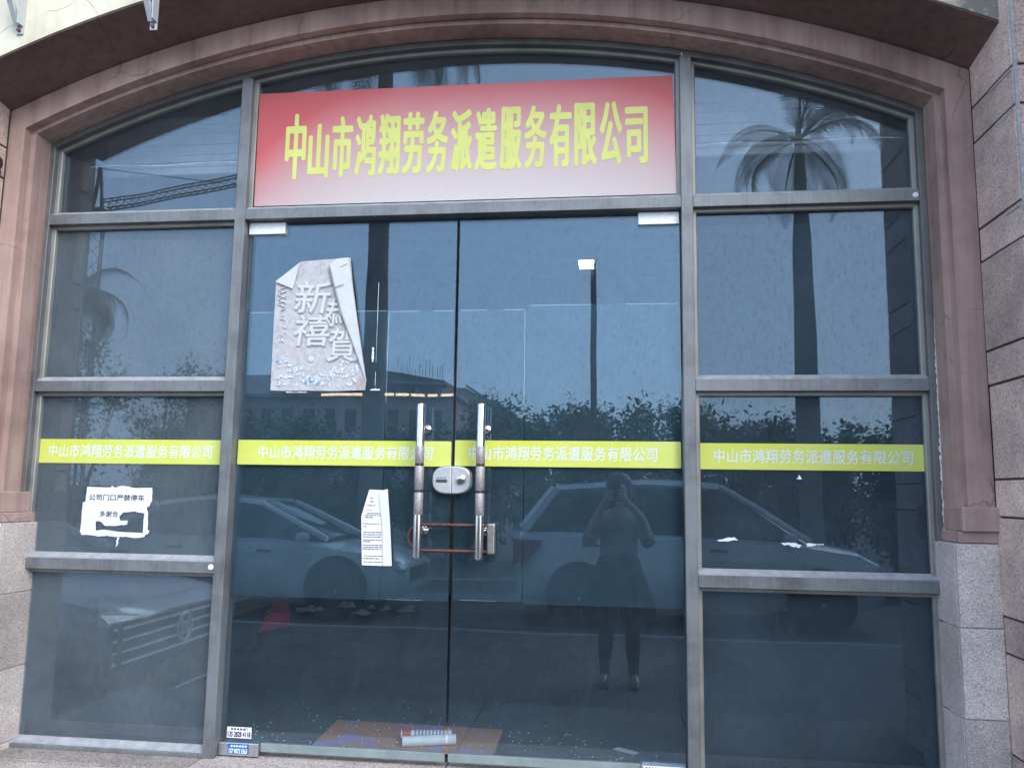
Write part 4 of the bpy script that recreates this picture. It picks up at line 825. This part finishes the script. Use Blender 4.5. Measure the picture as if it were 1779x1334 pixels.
# low hall with a lit eaves line
Hl = empty('low_hall', (-22, -66, Z0), 'long low pinkish hall with grey roof and glowing eaves lights', 'building')
box('wall', 'pink_render', Hl, -34, -12, -74, -60, Z0, 8.3)
MB().loft([[(-35, -59.3, 8.3), (-35, -74.7, 8.3), (-35, -74.7, 8.6), (-35, -67, 11.3), (-35, -59.3, 8.6)], [(-24.5, -59.3, 8.3), (-24.5, -74.7, 8.3), (-24.5, -74.7, 8.6), (-24.5, -67, 11.3), (-24.5, -59.3, 8.6)]]).build('roof', 'roof_grey', Hl)
box('flat_roof', 'roof_grey', Hl, -24.4, -11.6, -74.5, -59.5, 8.31, 8.6)
for x0, x1 in ((-22.6, -18.2), (-17.6, -16.6), (-16.4, -15.4), (-15.2, -14.2), (-13.9, -13.2), (-12.9, -11.7)): box('eaves_light', 'light_strip', Hl, x0, x1, -59.46, -59.38, 8.38, 8.56)
for k in range(12):
    f = box('window', 'window_dark', Hl, -33+k*1.75, -32.1+k*1.75, -60.06, -59.99, 5.2, 7.4)
gh = empty('gabled_house', (-10, -75, Z0), 'far pale house with a sloping roof past the end of the hall', 'building')
MB().prism_y([(-16, Z0), (-9.2, Z0), (-9.2, 8.2), (-13.5, 10.9), (-16, 10.9)], -82, -74).build('wall', 'pink_render', gh)
MB().loft([[(-9.0, y, 8.1), (-13.5, y, 11.0), (-13.5, y, 11.25), (-8.7, y, 8.15)] for y in (-82.4, -73.6)]).build('roof', 'roof_grey', gh)
# unfinished concrete frame with rebar and a tower crane
cf = empty('concrete_frame_building', (-20, -92, Z0), 'unfinished concrete frame building with rebar sticking up behind the hall', 'building')
for z in (9.6, 13.6): box('floor_slab', 'concrete', cf, -38, -19.5, -104, -92, z, z+.4)
for k in range(8): box('column', 'concrete', cf, -37.5+k*2.4, -37+k*2.4, -93, -92.5, Z0, 13.6)
r_ = random.Random(9)
for k in range(26): x = -29.5+k*.38+r_.uniform(-.1, .1); MB().tube([(x, -92.6, 13.9), (x+r_.uniform(-.08, .08), -92.6, 16.2+r_.uniform(-.8, 1.2))], .035, 4).build('rebar', 'rebar', cf)
MB().add([(-28, -92.3, 13.9), (-19.6, -92.3, 13.9), (-19.6, -92.2, 14.1), (-28, -92.2, 15.6)], [(0, 1, 2, 3)]).build('safety_net', 'rebar', cf)
tc = empty('tower_crane', (-64.6, -90, Z0), 'distant tower crane with a lattice mast and long jib', 'crane')
def lattice(name, A, Bp, w, nseg, rad=.09):
    A, Bp = Vector(A), Vector(Bp); d = (Bp-A).normalized(); u = d.orthogonal().normalized()*w; v = d.cross(u).normalized()*w; mb = MB()
    cs = [u+v, u-v, -u-v, -u+v]
    for c in cs: mb.tube([A+c, Bp+c], rad, 4)
    for i in range(nseg):
        p, q = A+(Bp-A)*(i/nseg), A+(Bp-A)*((i+1)/nseg)
        for k in range(4): mb.tube([p+cs[k], q+cs[(k+1) % 4]], rad*.6, 3)
    mb.build(name, 'crane_paint', tc)
lattice('mast', (-64.6, -90, Z0), (-64.6, -90, 35.5), .8, 18)
lattice('jib', (-63.8, -90, 36.2), (-38, -90, 40.2), .55, 26); lattice('counter_jib', (-65.4, -90, 36.0), (-74, -90, 36.0), .5, 8)
MB().tube([(-65.2, -90, 36), (-64.7, -90, 41.3)], .25, 4).build('tower_head', 'crane_paint', tc); MB().tube([(-64.0, -90, 36), (-64.6, -90, 41.3)], .2, 4).build('tower_head', 'crane_paint', tc)
MB().tube([(-64.7, -90, 41.2), (-48, -90, 38.8)], .06, 4).build('tie_rod', 'crane_paint', tc); MB().tube([(-64.7, -90, 41.2), (-73, -90, 36.6)], .06, 4).build('tie_rod', 'crane_paint', tc)
MB().box(-66.2, -63.2, -91.2, -88.8, 33.6, 35.6).build('cab', 'crane_paint', tc); MB().box(-74, -71.5, -90.8, -89.2, 33.8, 36).build('counterweight', 'crane_paint', tc)

# ------------------------------------------------------------------ the photographer
PX, PY = .67, -3.46
PR = empty('person', (PX, PY, Z0), 'person in pale blouse and black flared skirt holding a phone up with both hands', 'person')
V, E_, RR = [], [], []
def jnt(p, r, link=None):
    V.append(Vector(p)); RR.append(r); i = len(V)-1
    if link is not None: E_.append((link, i))
    return i
pel = jnt((0, 0, .90), .135); wa = jnt((0, .0, 1.04), .112, pel); chs = jnt((0, .01, 1.19), .125, wa); uc = jnt((0, .0, 1.29), .10, chs); nk = jnt((0, .01, 1.365), .05, uc); hd0 = jnt((0, .02, 1.43), .062, nk); hd1 = jnt((0, .03, 1.51), .082, hd0); hd2 = jnt((0, .02, 1.58), .07, hd1)
ps = jnt((0, .115, 1.485), .016, hd1)                                                  # nose
ph = (-.03, .245, 1.475)
for s in (-1, 1):
    sh = jnt((s*.15, 0, 1.285), .055, uc); el = jnt((s*.235, .10, 1.10), .042, sh); fo = jnt((s*.17, .20, 1.30), .034, el); wr = jnt((ph[0]+s*.075+.03*0, .24, 1.425), .026, fo); pm = jnt((ph[0]+s*.062, .255, 1.465), .03, wr)
    for k in range(4):
        z = 1.435+k*.021; a1 = jnt((ph[0]+s*(.052-.0), .285, z), .0095, pm); a2 = jnt((ph[0]+s*(.030), .297, z+.003), .0088, a1); jnt((ph[0]+s*(.010+.004*(k % 2)), .292, z+.004), .0075, a2)
    tb = jnt((ph[0]+s*.055, .235, 1.495), .0105, pm); jnt((ph[0]+s*.030, .228, 1.502), .009, tb)
    hip = jnt((s*.085, 0, .82), .098, pel); kn = jnt((s*.10, .02+.03*(s > 0), .46), .058, hip); an = jnt((s*.115, -.015+.03*(s > 0), .12), .036, kn); he = jnt((s*.115, -.01+.03*(s > 0), .07), .034, an); jnt((s*.135, .13+.03*(s > 0), .03), .03, he)
me = bpy.data.meshes.new('body'); me.from_pydata([tuple(v) for v in V], E_, []); bo = bpy.data.objects.new('body', me); COL.objects.link(bo); bo.parent = PR; me.materials.append(MATS['skin'])
sk = bo.modifiers.new('skin', 'SKIN'); 
for i, r0 in enumerate(RR): me.skin_vertices[0].data[i].radius = (r0, r0)
me.skin_vertices[0].data[pel].use_root = True
sb = bo.modifiers.new('sub', 'SUBSURF'); sb.levels = 1; sb.render_levels = 2
def lathe_el(name, prof, mat, sx, sy, cx=0, cy=0, n=28, wave=0):
    mb = MB(); rings = []
    for r0, z in prof: rings.append([(cx+r0*sx*math.cos(2*PI*k/n)*(1+wave*math.sin(k*PI*2/n*7)*max(0, .95-z)), cy+r0*sy*math.sin(2*PI*k/n)*(1+wave*math.sin(k*PI*2/n*7)*max(0, .95-z)), z) for k in range(n)])
    return mb.loft(rings).build(name, mat, PR, smooth=60, local=True)
lathe_el('skirt', [(.135, 1.02), (.15, .99), (.20, .86), (.265, .68), (.30, .52), (.295, .515), (.12, .60)], 'skirt_black', 1, .78, wave=.18)
lathe_el('blouse', [(.145, .985), (.152, 1.03), (.15, 1.10), (.168, 1.2), (.172, 1.27), (.13, 1.33), (.066, 1.36)], 'blouse', 1, .74)
for s in (-1, 1):
    MB().tube([(s*.13, 0, 1.295), (s*.18, .035, 1.225), (s*.235, .10, 1.105), (s*.215, .14, 1.17)], [.068, .064, .058, .054], 12).build('sleeve', 'blouse', PR, smooth=60, local=True)
    MB().loft([[(s*.118+dx*w, -.03+.03*(s > 0)+yy, z) for dx, z in ((-1, .0), (1, .0), (1, hh), (-1, hh))] for yy, w, hh in ((-.03, .03, .075), (.04, .036, .07), (.12, .043, .05), (.20, .03, .035), (.215, .012, .02))]).build('shoe', 'shoe', PR, .008, local=True)
for s in (-1, 1): MB().tube([(s*.088, 0, .78), (s*.094, .012+.015*(s > 0), .62), (s*.10, .02+.03*(s > 0), .46), (s*.108, -.012+.03*(s > 0), .30), (s*.114, -.015+.03*(s > 0), .12), (s*.115, -.01+.03*(s > 0), .06)], [.092, .078, .062, .061, .041, .038], 14).build('stocking', 'skirt_black', PR, smooth=60, local=True)
hr = MB()
hr.lathe([(.03, 1.30), (.095, 1.36), (.108, 1.47), (.106, 1.56), (.085, 1.62), (.03, 1.652), (.0001, 1.654)], 20, (0, -.032, 0)); hr.build('hair', 'hair', PR, smooth=60, local=True)
for s in (-1, 1): MB().lathe([(.0001, -.004), (.011, -.002), (.011, .002), (.0001, .004)], 10, (s*.032, .101, 1.515), 'y').build('eye', 'black', PR, smooth=60, local=True)
MB().tube([(-.022, .098, 1.445), (0, .104, 1.444), (.022, .098, 1.445)], .005, 6).build('mouth', 'broom_dark', PR, smooth=60, local=True)
pho = MB().box(PX+ph[0]-.038, PX+ph[0]+.038, PY+.262, PY+.2705, Z0+1.42, Z0+1.57).build('phone', 'phone', None, .006); tag(pho, 'dark smartphone held up in front of the person', 'phone')
bpy.context.view_layer.update()
